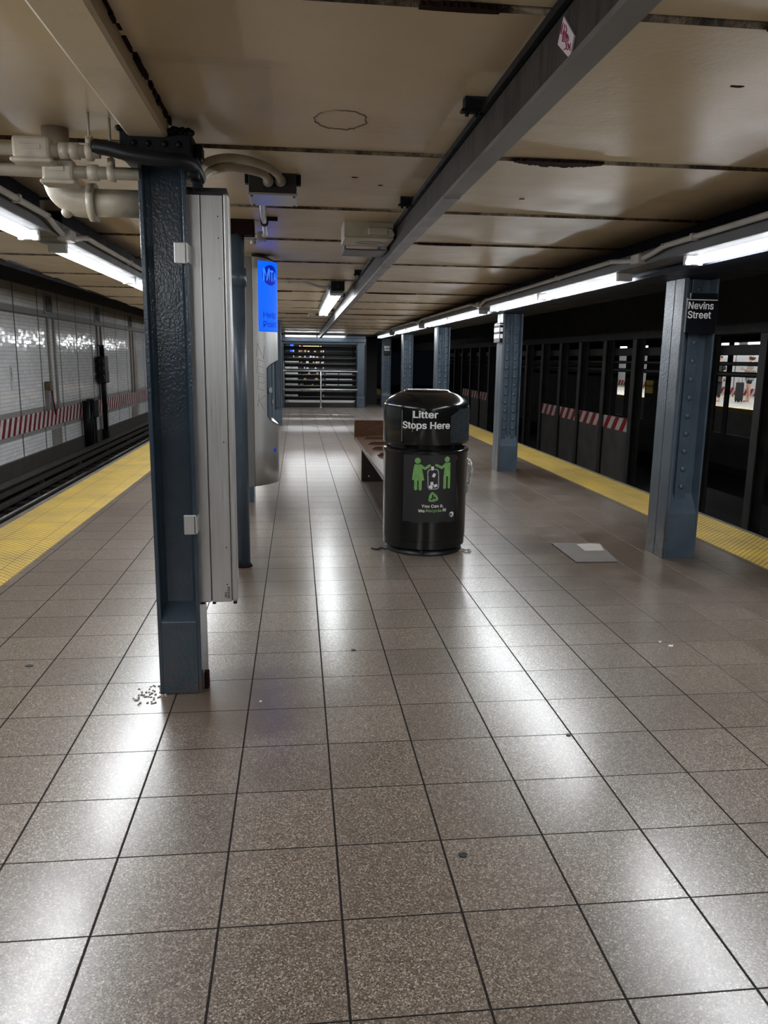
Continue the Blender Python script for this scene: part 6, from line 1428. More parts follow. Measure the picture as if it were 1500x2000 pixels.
# speaker box under the ceiling
t = thing('speaker_box', 'beige speaker box on the ceiling with an oval grille and grey hood', 'speaker', (0.47, 5.3, 2.15))
mb = MB(); mb.box(0.300, 0.612, 5.12, 5.46, 2.150, CEIL + 0.002, 0.004); mb.build('body', M_SPEAK, t)
mb = MB(); mb.box(0.303, 0.614, 5.115, 5.465, 2.141, 2.150, 0.002); pl = mb.build('bottom_plate', M_SPEAK, t)
mb = MB()
vs = [(0.478 + 0.098 * math.cos(2 * PI * k / 30), 5.29 + 0.06 * math.sin(2 * PI * k / 30), 2.1405) for k in range(30)]
mb.tube(vs, 0.0014, 5, closed=True)
vs = [(0.478 + 0.085 * math.cos(2 * PI * k / 30), 5.29 + 0.045 * math.sin(2 * PI * k / 30), 2.1405) for k in range(30)]
mb.tube(vs, 0.0010, 5, closed=True)
for k in range(24):
    x = 0.478 + (k - 11.5) * 0.0066
    for dy in (-0.025, 0.0, 0.025):
        if ((k - 11.5) / 12.5) ** 2 + (dy / 0.045) ** 2 < 1:
            mb.cyl((x, 5.29 + dy, 2.1402), (x, 5.29 + dy, 2.1415), 0.0024, seg=6)
mb.build('grille', M_SCRATCH, pl)
mb = MB(); mb.box(0.447, 0.575, 5.065, 5.12, 2.160, 2.203, 0.010); mb.prism([(0.565, 2.160), (0.565, 2.201), (0.596, 2.190), (0.614, 2.165), (0.608, 2.152)], 'y', 5.07, 5.12); mb.build('conduit_fitting', M_SPEAK, t)
mb = MB(); mb.box(0.322, 0.334, 5.47, 5.82, 2.118, 2.20, 0.002); mb.box(0.604, 0.616, 5.47, 5.82, 2.118, 2.20, 0.002); mb.box(0.334, 0.604, 5.49, 5.82, 2.118, 2.128, 0.002); mb.box(0.318, 0.618, 5.462, 5.478, 2.150, 2.20, 0.002)
mb.box(0.33, 0.36, 5.55, 5.61, 2.19, CEIL + 0.002); mb.box(0.57, 0.60, 5.55, 5.61, 2.19, CEIL + 0.002)
mb.build('hood', M_HOUSING, t)
# two small far boxes with whitish pipes next to the raceway
for k, (y, x, lb) in enumerate(((14.2, 0.27, 'nearer of two small cream boxes beside the raceway far down the ceiling'), (18.2, 0.24, 'farther of two small cream boxes beside the raceway far down the ceiling'))):
    b = thing('small_ceiling_box', lb, 'box', (x, y, 2.2), 'small far ceiling boxes')
    mb = MB(); mb.box(x - 0.06, x + 0.07, y, y + 0.5, 2.12, CEIL + 0.002, 0.005); mb.build('body', M_SPEAK, b)
    mb = MB(); mb.tube(smooth_path([(x + 0.06, y + 0.1, 2.14), (x + 0.17, y + 0.1, 2.135), (x + 0.235, y + 0.1, 2.12), (x + 0.29, y + 0.1, 2.14)], 5), 0.03, 10); mb.build('connector', M_PIPEG, b)

# ------------------------------------------------------------------ END SHUTTER
t = thing('security_shutter', 'black slatted shutter closing off the far end of the platform', 'shutter', (0.68, 22.8, 0))
SX0, SX1 = -0.36, 1.70
for i, zc in enumerate([0.105 + 0.0] + [0.25 + 0.157 * k for k in range(10)]):
    if i == 0:
        continue
    mb = MB()
    mb.prism([(22.86, zc - 0.052), (22.815, zc - 0.040), (22.80, zc), (22.815, zc + 0.040), (22.86, zc + 0.052), (22.85, zc + 0.03), (22.85, zc - 0.03)], 'x', SX0, SX1)
    mb.build('slat', M_SLAT, t)
mb = MB(); mb.prism([(SX0 + 0.08, 0.20), (SX1 - 0.02, 0.20), (SX1 - 0.08, 0.135), (SX0 + 0.14, 0.135)], 'y', 22.78, 22.86); mb.build('bottom_bar', M_SLATEDGE, t)
for xx in (SX0 + 0.01, SX1 - 0.01, 0.66, 0.15, 1.2):
    mb = MB(); mb.box(xx - 0.012, xx + 0.012, 22.862, 22.885, 0.0, 1.9); mb.build('guide', M_BLACK, t)
mb = MB(); mb.box(SX0, SX1, 22.75, 22.98, 0.0, 0.12, 0.01); mb.build('sill', M_CURB, t)
mb = MB(); mb.box(SX0, SX1, 22.842, 22.9, 1.77, 1.96); mb.build('hood_box', M_BLACK, t)
# frame posts and lintel
for nm, a, b, lb in (('left', -0.50, -0.375, 'slate-blue post left of the end shutter'), ('right', 1.715, 1.925, 'slate-blue post right of the end shutter')):
    p = thing('shutter_post', lb, 'post', ((a + b) / 2, 22.7, 0), 'posts beside the end shutter')
    mb = MB(); mb.box(a, b, 22.60, 22.84, 0.0, 1.84, 0.01); mb.build('shaft', M_SLATE, p)
    mb = MB(); mb.box(a - 0.012, b + 0.012, 22.585, 22.85, 0.0, 0.30, 0.01); mb.build('plinth', M_SLATE, p)
mb = MB(); mb.box(-0.52, 1.95, 22.55, 22.84, 1.84, 1.95, 0.02); mb.box(-0.52, 1.95, 22.66, 22.84, 1.94, 2.02, 0.01)
mb.box(-0.52, 1.95, 22.62, 22.84, 1.78, 1.845, 0.01)
o = tag(mb.build('lintel', M_SLATE), 'slate-blue lintel beam across the top of the end shutter', 'beam')
mb = MB(); mb.box(-2.6, 2.46, 22.70, 22.84, 2.02, 2.6)
struct('wall_end', mb, M_NAVY)
t = thing('handrail', 'polished steel guard rail in front of the end shutter', 'railing', (0.67, 22.5, 0))
for z in (1.03, 0.515):
    mb = MB(); mb.cyl((-0.40, 22.5, z), (1.72, 22.5, z), 0.021, seg=12); mb.build('rail', M_CHROME, t)
for xx in (0.672,):
    mb = MB(); mb.cyl((xx, 22.5, 0.0), (xx, 22.5, 1.03), 0.019, seg=12); mb.build('post', M_CHROME, t)
    mb = MB(); mb.cyl((xx, 22.5, 0.0), (xx, 22.5, 0.012), 0.05, seg=14); mb.build('foot_plate', M_CHROME, t)
# the lit space behind the slats: wall, goods and lamps
mb = MB(); mb.box(-0.5, 1.98, 27.3, 27.4, 0, 2.3); struct('wall_shop', mb, paint('dim_shop_wall', (0.02, 0.02, 0.02), 0.6, 0.3, 2, 0))
mb = MB(); mb.box(-0.44, 1.9, 22.9, 27.3, 2.04, 2.07); struct('ceiling_shop', mb, M_TUNNEL)
t = thing('kiosk_counter', 'pale counter glimpsed at left between the shutter slats', 'counter', (-0.15, 25.2, 0))
mb = MB(); mb.box(-0.42, 0.03, 25.0, 25.4, 0.0, 1.25, 0.01); mb.build('body', paint('pale_counter', (0.45, 0.45, 0.44), 0.5, 0.5, 12, 0), t)
mb = MB(); mb.box(-0.44, 0.06, 24.98, 25.42, 1.25, 1.29, 0.005); mb.build('top', M_FARFLOOR, t)
rnd = random.Random(9)
M_BLUESIGN = emitter('small_blue_sign', (0.03, 0.14, 1.0), 1.1)
M_WARM = emitter('warm_lamps', (1.0, 0.80, 0.32), 1.6)
M_REDSIGN = emitter('small_red_sign', (1.0, 0.12, 0.08), 0.9)
M_COOL = emitter('cool_lamps', (0.95, 0.97, 1.0), 1.3)
t = thing('light_box_sign', 'small lit blue sign seen through the upper shutter slats', 'sign', (-0.2, 26, 1.8))
mb = MB(); mb.box(-0.215, -0.10, 26.0, 26.06, 1.56, 1.86, 0.004); mb.build('lit_face', M_BLUESIGN, t)
mb = MB(); mb.box(-0.35, -0.08, 26.062, 26.10, 1.54, 1.88, 0.004); mb.build('case', M_BLACK, t)
mb = MB(); mb.cyl((-0.15, 26.08, 1.88), (-0.15, 26.08, 2.05), 0.012); mb.build('stem', M_BLACK, t)
t = thing('string_lights', 'row of warm little lamps seen through the top shutter slat', 'lights', (0.4, 26, 1.8))
mb = MB(); mb.tube([(0.08, 26.2, 1.79), (0.82, 26.2, 1.79)], 0.008, 6); mb.box(0.10, 0.12, 26.19, 26.22, 1.79, 2.05); mb.box(0.78, 0.80, 26.19, 26.22, 1.79, 2.05); mb.build('wire', M_BLACK, t)
for k in range(17):
    mb = MB(); mb.ball((0.10 + 0.043 * k, 26.2, 1.765), 0.019, seg=8); mb.build('bulb', M_REDSIGN if k in (1, 2) else M_WARM, t)
t = thing('goods_rack', 'rack of pale goods glimpsed between the shutter slats', 'rack', (0.3, 25.9, 0))
mb = MB()
for xx in (-0.1, 0.86):
    mb.box(xx - 0.015, xx + 0.015, 25.88, 26.14, 0.0, 1.70)
for z in (0.345, 0.515, 0.695, 0.875, 1.045, 1.225, 1.405, 1.575):
    mb.box(-0.1, 0.86, 25.88, 26.14, z - 0.012, z)
mb.build('frame', M_STEEL, t)
cm = [paint('goods_white', (0.75, 0.75, 0.75), 0.5, 0.1, 9, 0), paint('goods_ochre', (0.60, 0.33, 0.09), 0.5, 0.1, 9, 0), paint('goods_pink', (0.55, 0.34, 0.30), 0.5, 0.1, 9, 0), M_BLACK]
for z in (1.575, 1.405, 1.225, 1.045, 0.875, 0.695, 0.515):
    x = 0.06
    k = 0
    while x < 0.80:
        w_ = 0.03 + 0.06 * rnd.random(); h_ = 0.04 + 0.05 * rnd.random()
        if rnd.random() < (0.75 if z > 1.0 else 0.3):
            mb = MB(); mb.box(x, x + w_, 25.90, 25.98, z, z + h_, 0.004)
            o = mb.build('carton', rnd.choice(cm[:3]), None)
            tag(o, 'small pale carton on the rack behind the end shutter', 'box', 'cartons on the rack behind the shutter')
        x += w_ + 0.015 + 0.03 * rnd.random(); k += 1
t = thing('plank_rack', 'low rack of pale planks glimpsed at right between the shutter slats', 'rack', (1.3, 26, 0))
mb = MB()
for xx in (0.92, 1.82):
    mb.box(xx - 0.02, xx + 0.02, 25.9, 26.1, 0.0, 0.98)
mb.build('frame', M_BLACK, t)
for z in (0.365, 0.535, 0.715, 0.89):
    mb = MB(); mb.box(0.94, 1.80, 25.88, 26.1, z - 0.010, z + 0.012, 0.002); mb.build('plank', cm[0], t)
# lamp inside
t = thing('fluorescent_light', 'hidden light inside the space behind the end shutter', 'light', (0.5, 24.6, 2.0))
mb = MB(); mb.box(-0.4, 1.88, 24.5, 24.62, 2.0, 2.045); mb.build('housing', M_HOUSING, t)
mb = MB(); mb.cyl((-0.35, 24.56, 1.975), (1.85, 24.56, 1.975), 0.02, seg=10); mb.build('tube', M_TUBEFAR, t)
tube_lights(t, (-0.35, 24.56, 1.975), (1.85, 24.56, 1.975), rad=TUBE_FAR)

# ------------------------------------------------------------------ LEFT TRACK
def rail(name, x, ztop, y0, y1, label, group):
    t = thing(name, label, 'rail', (x, y0, ztop - 0.13), group)
    mb = MB(); mb.box(x - 0.035, x + 0.035, y0, y1, ztop - 0.035, ztop, 0.008); mb.build('railhead', M_RAIL, t)
    mb = MB(); mb.box(x - 0.010, x + 0.010, y0, y1, ztop - 0.11, ztop - 0.03); mb.box(x - 0.07, x + 0.07, y0, y1, ztop - 0.135, ztop - 0.11); mb.build('web_and_foot', M_RAILSIDE, t)
    return t
rail('running_rail', -4.46, -1.05, 4, 45, 'shiny running rail of the left track seen over the yellow edge', 'running rails of the left track')
t = thing('third_rail', 'dark covered third rail beside the left wall', 'rail', (-5.2, 4, -1.24))
mb = MB(); mb.box(-5.25, -5.05, 4, 45, -0.905, -0.875, 0.004); mb.build('cover_board', M_COVER, t)
mb = MB(); mb.box(-5.19, -5.11, 4, 45, -1.09, -1.0, 0.006); mb.build('contact_rail', M_RAILSIDE, t)
mb = MB()
for k in range(14):
    y = 5 + k * 2.8
    mb.box(-5.27, -5.23, y, y + 0.05, -1.24, -0.90); mb.box(-5.19, -5.11, y, y + 0.08, -1.24, -1.09)
mb.build('support', M_COVER, t)
t = thing('protection_board', 'lower dark board running alongside the left third rail', 'board', (-4.85, 4, -1.24))
mb = MB(); mb.box(-4.93, -4.82, 4, 45, -1.12, -1.06, 0.004); mb.build('board', M_COVER, t)
mb = MB()
for k in range(16):
    y = 5.5 + k * 2.4
    mb.box(-4.90, -4.85, y, y + 0.05, -1.24, -1.11)
mb.build('support', M_COVER, t)

# wall fittings: N plaques and pairs of grey uprights
for k in range(3):
    yc = 18.91 + 4.45 * k
    nm = ['nearest', 'middle', 'farthest'][k]
    t = thing('mosaic_plaque', nm + ' of the blue mosaic letter N plaques high on the left wall', 'plaque', (-5.59, yc, 2.5), 'letter N plaques on the left wall')
    mb = MB(); mb.box(-5.60, -5.575, yc - 0.30, yc + 0.30, 2.27, 2.74, 0.004); mb.build('frame', M_MOSAIC, t)
    mb = MB(); mb.box(-5.575, -5.568, yc - 0.20, yc + 0.20, 2.335, 2.685, 0.002); mb.build('field', M_MOSBLUE, t)
    mb = MB()
    vs, fs = fit_text('N', width=0.22, height=0.24, bold=0.0, cx=0, cy=2.39)
    mb.faces2d(vs, fs, lambda a, b, d=0: (-5.566 + d, yc + a, b)); mb.build('letter', M_MOSAIC, t)
    # grey upright strips below the plaque
    for q, dy in enumerate((-0.16, 0.27)):
        s_ = thing('wall_upright', '%s grey upright strip under the %s letter N plaque' % (['left', 'right'][q], nm), 'pipe', (-5.58, yc + dy, 0.2), 'grey upright strips on the left wall')
        mb = MB(); mb.box(-5.60, -5.55, yc + dy - 0.045, yc + dy + 0.045, 0.16, 2.20, 0.006); mb.build('strip', M_WALLPIPE, s_)
        mb = MB(); mb.box(-5.60, -5.54, yc + dy - 0.07, yc + dy + 0.07, 0.15, 0.32, 0.006); mb.build('foot', M_WALLPIPE, s_)
    s_ = MB(); s_.box(-5.60, -5.57, yc - 0.30, yc + 0.40, -0.69, -0.30, 0.004)
    tag(s_.build('wall_pier', M_WALLPIPE), '%s grey pier panel under the striped band of the left wall' % nm, 'panel', 'grey pier panels under the striped band')

t = thing('red_marker_post', 'thin post with ochre box and red rod on the left wall', 'post', (-5.5, 18.4, 0.3))
mb = MB(); mb.box(-5.60, -5.52, 18.28, 18.40, 0.15, 0.62); mb.build('bracket', M_WALLPIPE, t)
mb = MB(); mb.box(-5.58, -5.46, 18.28, 18.44, 0.60, 0.80, 0.008); mb.build('box', paint('ochre_box', (0.14, 0.09, 0.04), 0.6, 0.3, 8, 0), t)
mb = MB(); mb.cyl((-5.48, 18.42, 0.62), (-5.46, 18.52, 0.05), 0.018, seg=8); mb.build('rod', plain('dull_red', (0.12, 0.012, 0.012), 0.5), t)
t = thing('distance_marker', 'small vertical number plate on the left wall near the frame edge', 'sign', (-5.58, 16.3, 0.95))
mb = MB(); mb.box(-5.60, -5.592, 16.22, 16.36, 0.70, 1.18, 0.002); mb.build('plate', paint('plate_white', (0.55, 0.55, 0.54), 0.4, 0.2, 9, 0), t)
mb = MB()
for s_, zz in (('1', 1.06), ('8', 0.97), ('2', 0.88)):
    vs, fs = fit_text(s_, height=0.07, bold=0.02, cx=0.0, cy=zz); mb.faces2d(vs, fs, lambda a, b, d=0: (-5.590 + d, 16.29 + a, b))
mb.build('digits', M_BLACK, t)

# black signal post
t = thing('track_signal', 'black railway signal on a post in front of the left wall', 'signal', (-5.15, 22.0, -1.24))
sx, sy = -5.44, 23.05
mb = MB(); mb.box(sx - 0.10, sx + 0.08, sy - 0.10, sy + 0.10, -0.98, -0.70, 0.01); mb.build('foot', M_BLACKIRON, t)
mb = MB(); mb.cyl((sx, sy, -0.8), (sx, sy, 1.67), 0.068, seg=14); mb.build('post', M_BLACKIRON, t)
mb = MB(); mb.box(sx - 0.10, sx + 0.12, sy - 0.22, sy + 0.20, 0.88, 1.36, 0.03); mb.box(sx - 0.10, sx + 0.12, sy - 0.20, sy + 0.24, 0.62, 0.95, 0.03); mb.build('signal_head', M_BLACK, t)
for zz in (1.22, 1.02, 0.78):
    mb = MB(); mb.cyl((sx, sy - 0.21, zz), (sx, sy - 0.32, zz + 0.01), 0.10, 0.10, seg=16, cap=False); mb.build('lens_hood', M_BLACK, t)
mb = MB(); mb.cyl((sx, sy, 1.64), (sx, sy - 0.38, 1.66), 0.016, seg=8); mb.build('arm', M_BLACKIRON, t)
t = thing('trackside_cabinet', 'cluster of black trackside boxes beside the signal post', 'cabinet', (-5.42, 21.8, -0.98))
mb = MB(); mb.cyl((-5.46, 21.15, -0.98), (-5.46, 21.15, 0.22), 0.09, seg=14); mb.build('upright', M_BLACKIRON, t)
mb = MB(); mb.box(-5.56, -5.34, 21.5, 21.95, -0.26, 0.24, 0.03); mb.build('relay_box', M_BLACKIRON, t)
mb = MB(); mb.box(-5.50, -5.40, 21.55, 21.68, -0.98, -0.25, 0.01); mb.box(-5.50, -5.40, 21.80, 21.93, -0.98, -0.25, 0.01); mb.build('leg', M_BLACKIRON, t)
mb = MB(); mb.tube(smooth_path([(-5.40, 21.5, -0.05), (-5.40, 21.38, -0.3), (-5.42, 21.34, -0.6), (-5.44, 21.4, -0.97)], 5), 0.03, 8); mb.build('cable', M_CABLE, t)

# ------------------------------------------------------------------ TUNNEL RIGHT OF THE PLATFORM
rows = [8.2, 9.7, 11.16, 12.82, 14.15, 15.70, 17.28, 18.85, 20.30, 21.85, 23.4, 24.95, 26.5, 28.1, 29.6, 31.2, 32.8, 34.4]
for k, y in enumerate(rows):
    mb = MB()
    mb.box(6.90, 6.925, y - 0.09, y + 0.09, -1.24, 2.95); mb.box(7.075, 7.10, y - 0.09, y + 0.09, -1.24, 2.95); mb.box(6.925, 7.075, y - 0.012, y + 0.012, -1.24, 2.95)
    o = mb.build('tunnel_column', M_TUNNELCOL)
    tag(o, 'sooty steel tunnel column, number %s in the row beyond the right track counted from the near end' % ['one', 'two', 'three', 'four', 'five', 'six', 'seven', 'eight', 'nine', 'ten', 'eleven', 'twelve', 'thirteen', 'fourteen', 'fifteen', 'sixteen', 'seventeen', 'eighteen'][k], 'column', 'steel columns between the right tracks')
for k, (a, b, lb) in enumerate(((15.78, 21.8, 'striped low wall between tunnel columns, between the first and second right columns'), (28.2, 33.0, 'dimmer far striped low wall between tunnel columns, left of the second right column'))):
    t = thing('low_wall', lb, 'wall', (7.0, (a + b) / 2, -1.24), 'striped low walls between the right tracks')
    mb = MB(); mb.box(6.955, 7.045, a, b, -1.24, 0.22, 0.01); mb.build('concrete', M_TUNWALL, t)
    mb = MB(); mb.box(6.945, 6.955, a + 0.02, b - 0.02, -0.06, 0.22, 0.002); mb.build('striped_board', M_STRIPE2, t)
mb = MB(); mb.box(6.80, 7.25, 4, 60, 1.86, 3.0)  # dark curtain added so that the column tops stay black
struct('trim_8', mb, M_TUNNEL, 'black curtain girder added to hide the tops of the tunnel columns')
for nm, z0_, z1_, lb in (('cable_beam', 1.535, 1.70, 'thick dark cable beam along the tunnel columns'), ('cable_pipe', 1.365, 1.43, 'upper dark pipe along the tunnel columns'), ('cable_pipe', 1.185, 1.268, 'lower dark pipe along the tunnel columns')):
    mb = MB()
    if nm == 'cable_beam': mb.box(7.10, 7.22, 5, 40, z0_, z1_, 0.01)
    else: mb.cyl((7.135, 5, (z0_ + z1_) / 2), (7.135, 40, (z0_ + z1_) / 2), (z1_ - z0_) / 2, seg=12)
    tag(mb.build(nm, M_BLACK), lb, 'beam' if nm == 'cable_beam' else 'pipe')
t = thing('yellow_plate', 'small yellow plate on the dark tunnel wall beside the nearest right column', 'sign', (10.47, 22.4, 0.8))
mb = MB(); mb.box(10.45, 10.485, 22.3, 22.75, 0.50, 0.88, 0.004); mb.build('plate', plain('yellow_enamel', (0.62, 0.46, 0.03), 0.4), t)
mb = MB(); mb.box(10.445, 10.451, 22.3, 22.75, 0.70, 0.72); mb.build('stripe', M_BLACK, t)

# lights on the far platform
for k, (x, y0, y1) in enumerate(((14.6, 20.5, 24.5), (14.6, 25.0, 29.0), (14.6, 29.5, 33.5), (14.6, 34, 38), (17.6, 24, 30), (17.6, 31, 37), (17.6, 38, 44), (17.6, 45, 52))):
    t = thing('distant_fluorescent_light', 'white light strip on the platform across the tracks, %s' % ['near front one', 'second along its front edge', 'third along its front edge', 'fourth along its front edge', 'first along its back edge', 'second along its back edge', 'third along its back edge', 'fourth along its back edge'][k], 'light', (x, (y0 + y1) / 2, 2.05), 'lights on the far platform')
    mb = MB(); mb.box(x - 0.1, x + 0.1, y0, y1, 2.09, 2.25); mb.build('housing', M_HOUSING, t)
    mb = MB()
    for q in range(3):
        L_ = (y1 - y0) / 3
        mb.cyl((x, y0 + q * L_ + 0.06, 2.05), (x, y0 + (q + 1) * L_ - 0.06, 2.05), 0.035, seg=10)
    mb.build('tube', M_TUBEFAR, t)
    tube_lights(t, (x, y0, 2.045), (x, y1, 2.045), rad=TUBE_FAR)

# ------------------------------------------------------------------ PEOPLE ACROSS THE TRACKS
def skinned(name, nodes, edges, root, mat, parent=None, sub=1):
    bm = bmesh.new()
    lay = bm.verts.layers.skin.verify()
    vm = {}
    for k, (p, r) in nodes.items():
        v = bm.verts.new(p); v[lay].radius = (r, r) if not isinstance(r, tuple) else r
        v[lay].use_root = (k == root); vm[k] = v
    for a, b in edges:
        bm.edges.new((vm[a], vm[b]))
    me = D.meshes.new(name); bm.to_mesh(me); bm.free()
    o = D.objects.new(name, me); COL.objects.link(o)
    md = o.modifiers.new('skin', 'SKIN'); md.use_smooth_shade = True
    sb = o.modifiers.new('sub', 'SUBSURF'); sb.levels = sub; sb.render_levels = sub
    dg = bpy.context.evaluated_depsgraph_get()
    m2 = D.meshes.new_from_object(o.evaluated_get(dg))
    o.modifiers.clear(); o.data = m2; D.meshes.remove(me)
    m2.name = name; m2.materials.clear(); m2.materials.append(mat)
    for p in m2.polygons: p.use_smooth = True
    if parent is not None:
        o.parent = parent
    return o

def person(loc, heading, label, shirt, shorts, hair, bob=True, H=1.74, arms='phone', skirt=True):
    t = thing('person', label, 'person', loc, 'people on the far platform')
    t.rotation_euler = (0, 0, heading)      # the figure is built facing -Y
    k = H / 1.74
    def S(x, y, z): return (x * k, y * k, z * k)
    N = {'pel': (S(0, 0, 0.95), (0.135, 0.10)), 'wai': (S(0, 0.0, 1.10), (0.115, 0.085)), 'che': (S(0, 0.0, 1.28), (0.135, 0.095)), 'sho': (S(0, 0.01, 1.40), (0.11, 0.075)),
         'nek': (S(0, 0.005, 1.48), 0.052), 'jaw': (S(0, -0.018, 1.545), 0.062), 'hea': (S(0, -0.015, 1.62), 0.083), 'top': (S(0, 0.0, 1.69), 0.068), 'nos': (S(0, -0.108, 1.595), 0.012),
         'chi': (S(0, -0.085, 1.53), 0.022)}
    E = [('pel', 'wai'), ('wai', 'che'), ('che', 'sho'), ('sho', 'nek'), ('nek', 'jaw'), ('jaw', 'hea'), ('hea', 'top'), ('hea', 'nos'), ('jaw', 'chi')]
    for s_, q in ((-1, 'l'), (1, 'r')):
        N['ear' + q] = (S(s_ * 0.088, 0.0, 1.60), 0.013); E.append(('hea', 'ear' + q))
        N['hip' + q] = (S(s_ * 0.085, 0, 0.86), 0.088); N['kne' + q] = (S(s_ * 0.09, -0.02, 0.50), 0.056)
        N['cal' + q] = (S(s_ * 0.09, 0.015, 0.35), 0.052); N['ank' + q] = (S(s_ * 0.09, 0.015, 0.085), 0.034)
        N['hee' + q] = (S(s_ * 0.09, 0.04, 0.035), 0.030); N['toe' + q] = (S(s_ * 0.11, -0.15, 0.026), (0.036, 0.022))
        E += [('pel', 'hip' + q), ('hip' + q, 'kne' + q), ('kne' + q, 'cal' + q), ('cal' + q, 'ank' + q), ('ank' + q, 'hee' + q), ('ank' + q, 'toe' + q)]
        N['shd' + q] = (S(s_ * 0.165, 0.01, 1.395), 0.056)
        if arms == 'phone':
            N['elb' + q] = (S(s_ * 0.21, 0.03, 1.13), 0.041); N['wri' + q] = (S(s_ * 0.075, -0.20, 1.17), 0.027); N['pal' + q] = (S(s_ * 0.045, -0.265, 1.195), (0.036, 0.020))
            dirv = Vector((-s_ * 0.35, -0.75, 0.5)).normalized()
        else:
            N['elb' + q] = (S(s_ * 0.225, 0.03, 1.12), 0.041); N['wri' + q] = (S(s_ * 0.235, -0.05, 0.90), 0.027); N['pal' + q] = (S(s_ * 0.235, -0.065, 0.83), (0.020, 0.036))
            dirv = Vector((0, -0.15, -1)).normalized()
        E += [('sho', 'shd' + q), ('shd' + q, 'elb' + q), ('elb' + q, 'wri' + q), ('wri' + q, 'pal' + q)]
        p0 = Vector(N['pal' + q][0])
        sidev = dirv.cross(Vector((s_, 0.2, 0.1))).normalized()
        for f, (off, ln) in enumerate(((-0.030, 0.062), (-0.010, 0.074), (0.010, 0.070), (0.029, 0.052))):
            a = p0 + dirv * 0.035 + sidev * off
            b = a + dirv * ln * 0.55; c = b + (dirv + Vector((-s_ * 0.5, 0.25, -0.2))).normalized() * ln * 0.45
            N['f%d%s' % (f, q)] = (tuple(a), 0.009); N['g%d%s' % (f, q)] = (tuple(b), 0.0085); N['h%d%s' % (f, q)] = (tuple(c), 0.0075)
            E += [('pal' + q, 'f%d%s' % (f, q)), ('f%d%s' % (f, q), 'g%d%s' % (f, q)), ('g%d%s' % (f, q), 'h%d%s' % (f, q))]
        a = p0 - sidev * 0.038 + dirv * 0.005; b = a - sidev * 0.012 + dirv * 0.035
        N['t0' + q] = (tuple(a), 0.011); N['t1' + q] = (tuple(b), 0.009)
        E += [('pal' + q, 't0' + q), ('t0' + q, 't1' + q)]
    skinned('body', N, E, 'pel', M_SKIN, t, 1)
    # shirt
    SN = {'h': (S(0, 0, 0.76), (0.200, 0.180)), 'a': (S(0, 0, 0.95), (0.200, 0.175)), 'b': (S(0, 0, 1.10), (0.180, 0.155)), 'c': (S(0, 0, 1.28), (0.175, 0.145)), 'd': (S(0, 0.01, 1.405), (0.118, 0.085)), 'n': (S(0, 0.006, 1.448), 0.066)}
    SE = [('h', 'a'), ('a', 'b'), ('b', 'c'), ('c', 'd'), ('d', 'n')]
    for s_, q in ((-1, 'l'), (1, 'r')):
        SN['s' + q] = (S(s_ * 0.170, 0.01, 1.395), 0.070)
        e = Vector(N['elb' + q][0]); sh = Vector(N['shd' + q][0])
        SN['e' + q] = (tuple(sh.lerp(e, 0.85)), 0.075)
        SE += [('d', 's' + q), ('s' + q, 'e' + q)]
    skinned('shirt', SN, SE, 'a', shirt, t, 1)
    PN = {'a': (S(0, 0, 0.96), (0.150, 0.118))}
    PE = []
    for s_, q in ((-1, 'l'), (1, 'r')):
        PN['h' + q] = (S(s_ * 0.087, 0, 0.85), 0.105); PN['k' + q] = (S(s_ * 0.09, -0.008, 0.64 if skirt else 0.14), 0.092 if skirt else 0.062)
        PE += [('a', 'h' + q), ('h' + q, 'k' + q)]
    skinned('shorts' if skirt else 'trousers', PN, PE, 'a', shorts, t, 1)
    HN = {'a': (S(0, 0.005, 1.705), (0.120, 0.130)), 'b': (S(0, 0.045, 1.60), 0.125)}
    HE = [('a', 'b')]
    if bob:
        for s_, q in ((-1, 'l'), (1, 'r')):
            HN['s' + q] = (S(s_ * 0.082, -0.030, 1.61), 0.055); HN['t' + q] = (S(s_ * 0.092, -0.045, 1.51), 0.050)
            HE += [('a', 's' + q), ('s' + q, 't' + q)]
        HN['c'] = (S(0, 0.06, 1.50), 0.080); HE.append(('b', 'c'))
    skinned('hair', HN, HE, 'a', hair, t, 1)
    for s_ in (-1, 1):
        mb = MB(); mb.box(s_ * 0.10 - 0.045, s_ * 0.10 + 0.045, -0.19, 0.055, 0.0, 0.018, 0.006); mb.box(s_ * 0.10 - 0.046, s_ * 0.10 + 0.046, -0.11, -0.08, 0.016, 0.055, 0.006)
        o = mb.build('sandal', M_SHOE); o.parent = t
    for s_ in (-1, 1):
        mb = MB(); mb.ball(S(s_ * 0.032, -0.090, 1.622), 0.010 * k, seg=8); o = mb.build('eye', M_WHITE); o.parent = t
    mb = MB(); mb.box(-0.022 * k, 0.022 * k, -0.093 * k, -0.080 * k, 1.556 * k, 1.563 * k, 0.002); o = mb.build('mouth', M_PINK); o.parent = t
    return t
person((16.74, 27.73, 0), math.radians(-112), 'person in grey shirt and black shorts standing on the far platform looking down', M_SHIRT, M_SHORTS, M_HAIR, True, 1.76)
person((15.60, 27.9, 0), math.radians(-60), 'person in dark clothes mostly hidden behind a tunnel column at right', M_SHORTS, M_SHORTS, M_HAIR, False, 1.70, 'down', False)
t = thing('suitcase', 'black suitcase beside the person on the far platform', 'suitcase', (16.42, 27.70, 0))
mb = MB(); mb.box(16.24, 16.46, 27.55, 27.78, 0.05, 0.72, 0.03); mb.build('shell', M_SHORTS, t)
mb = MB(); mb.tube([(16.28, 27.66, 0.72), (16.28, 27.66, 0.98), (16.42, 27.66, 0.98), (16.42, 27.66, 0.72)], 0.012, 8); mb.build('handle', M_STEEL, t)
for xx in (16.28, 16.42):
    for y in (27.59, 27.74):
        mb = MB(); mb.cyl((xx, y - 0.012, 0.03), (xx, y + 0.012, 0.03), 0.03, seg=12); mb.build('wheel', M_BLACK, t)

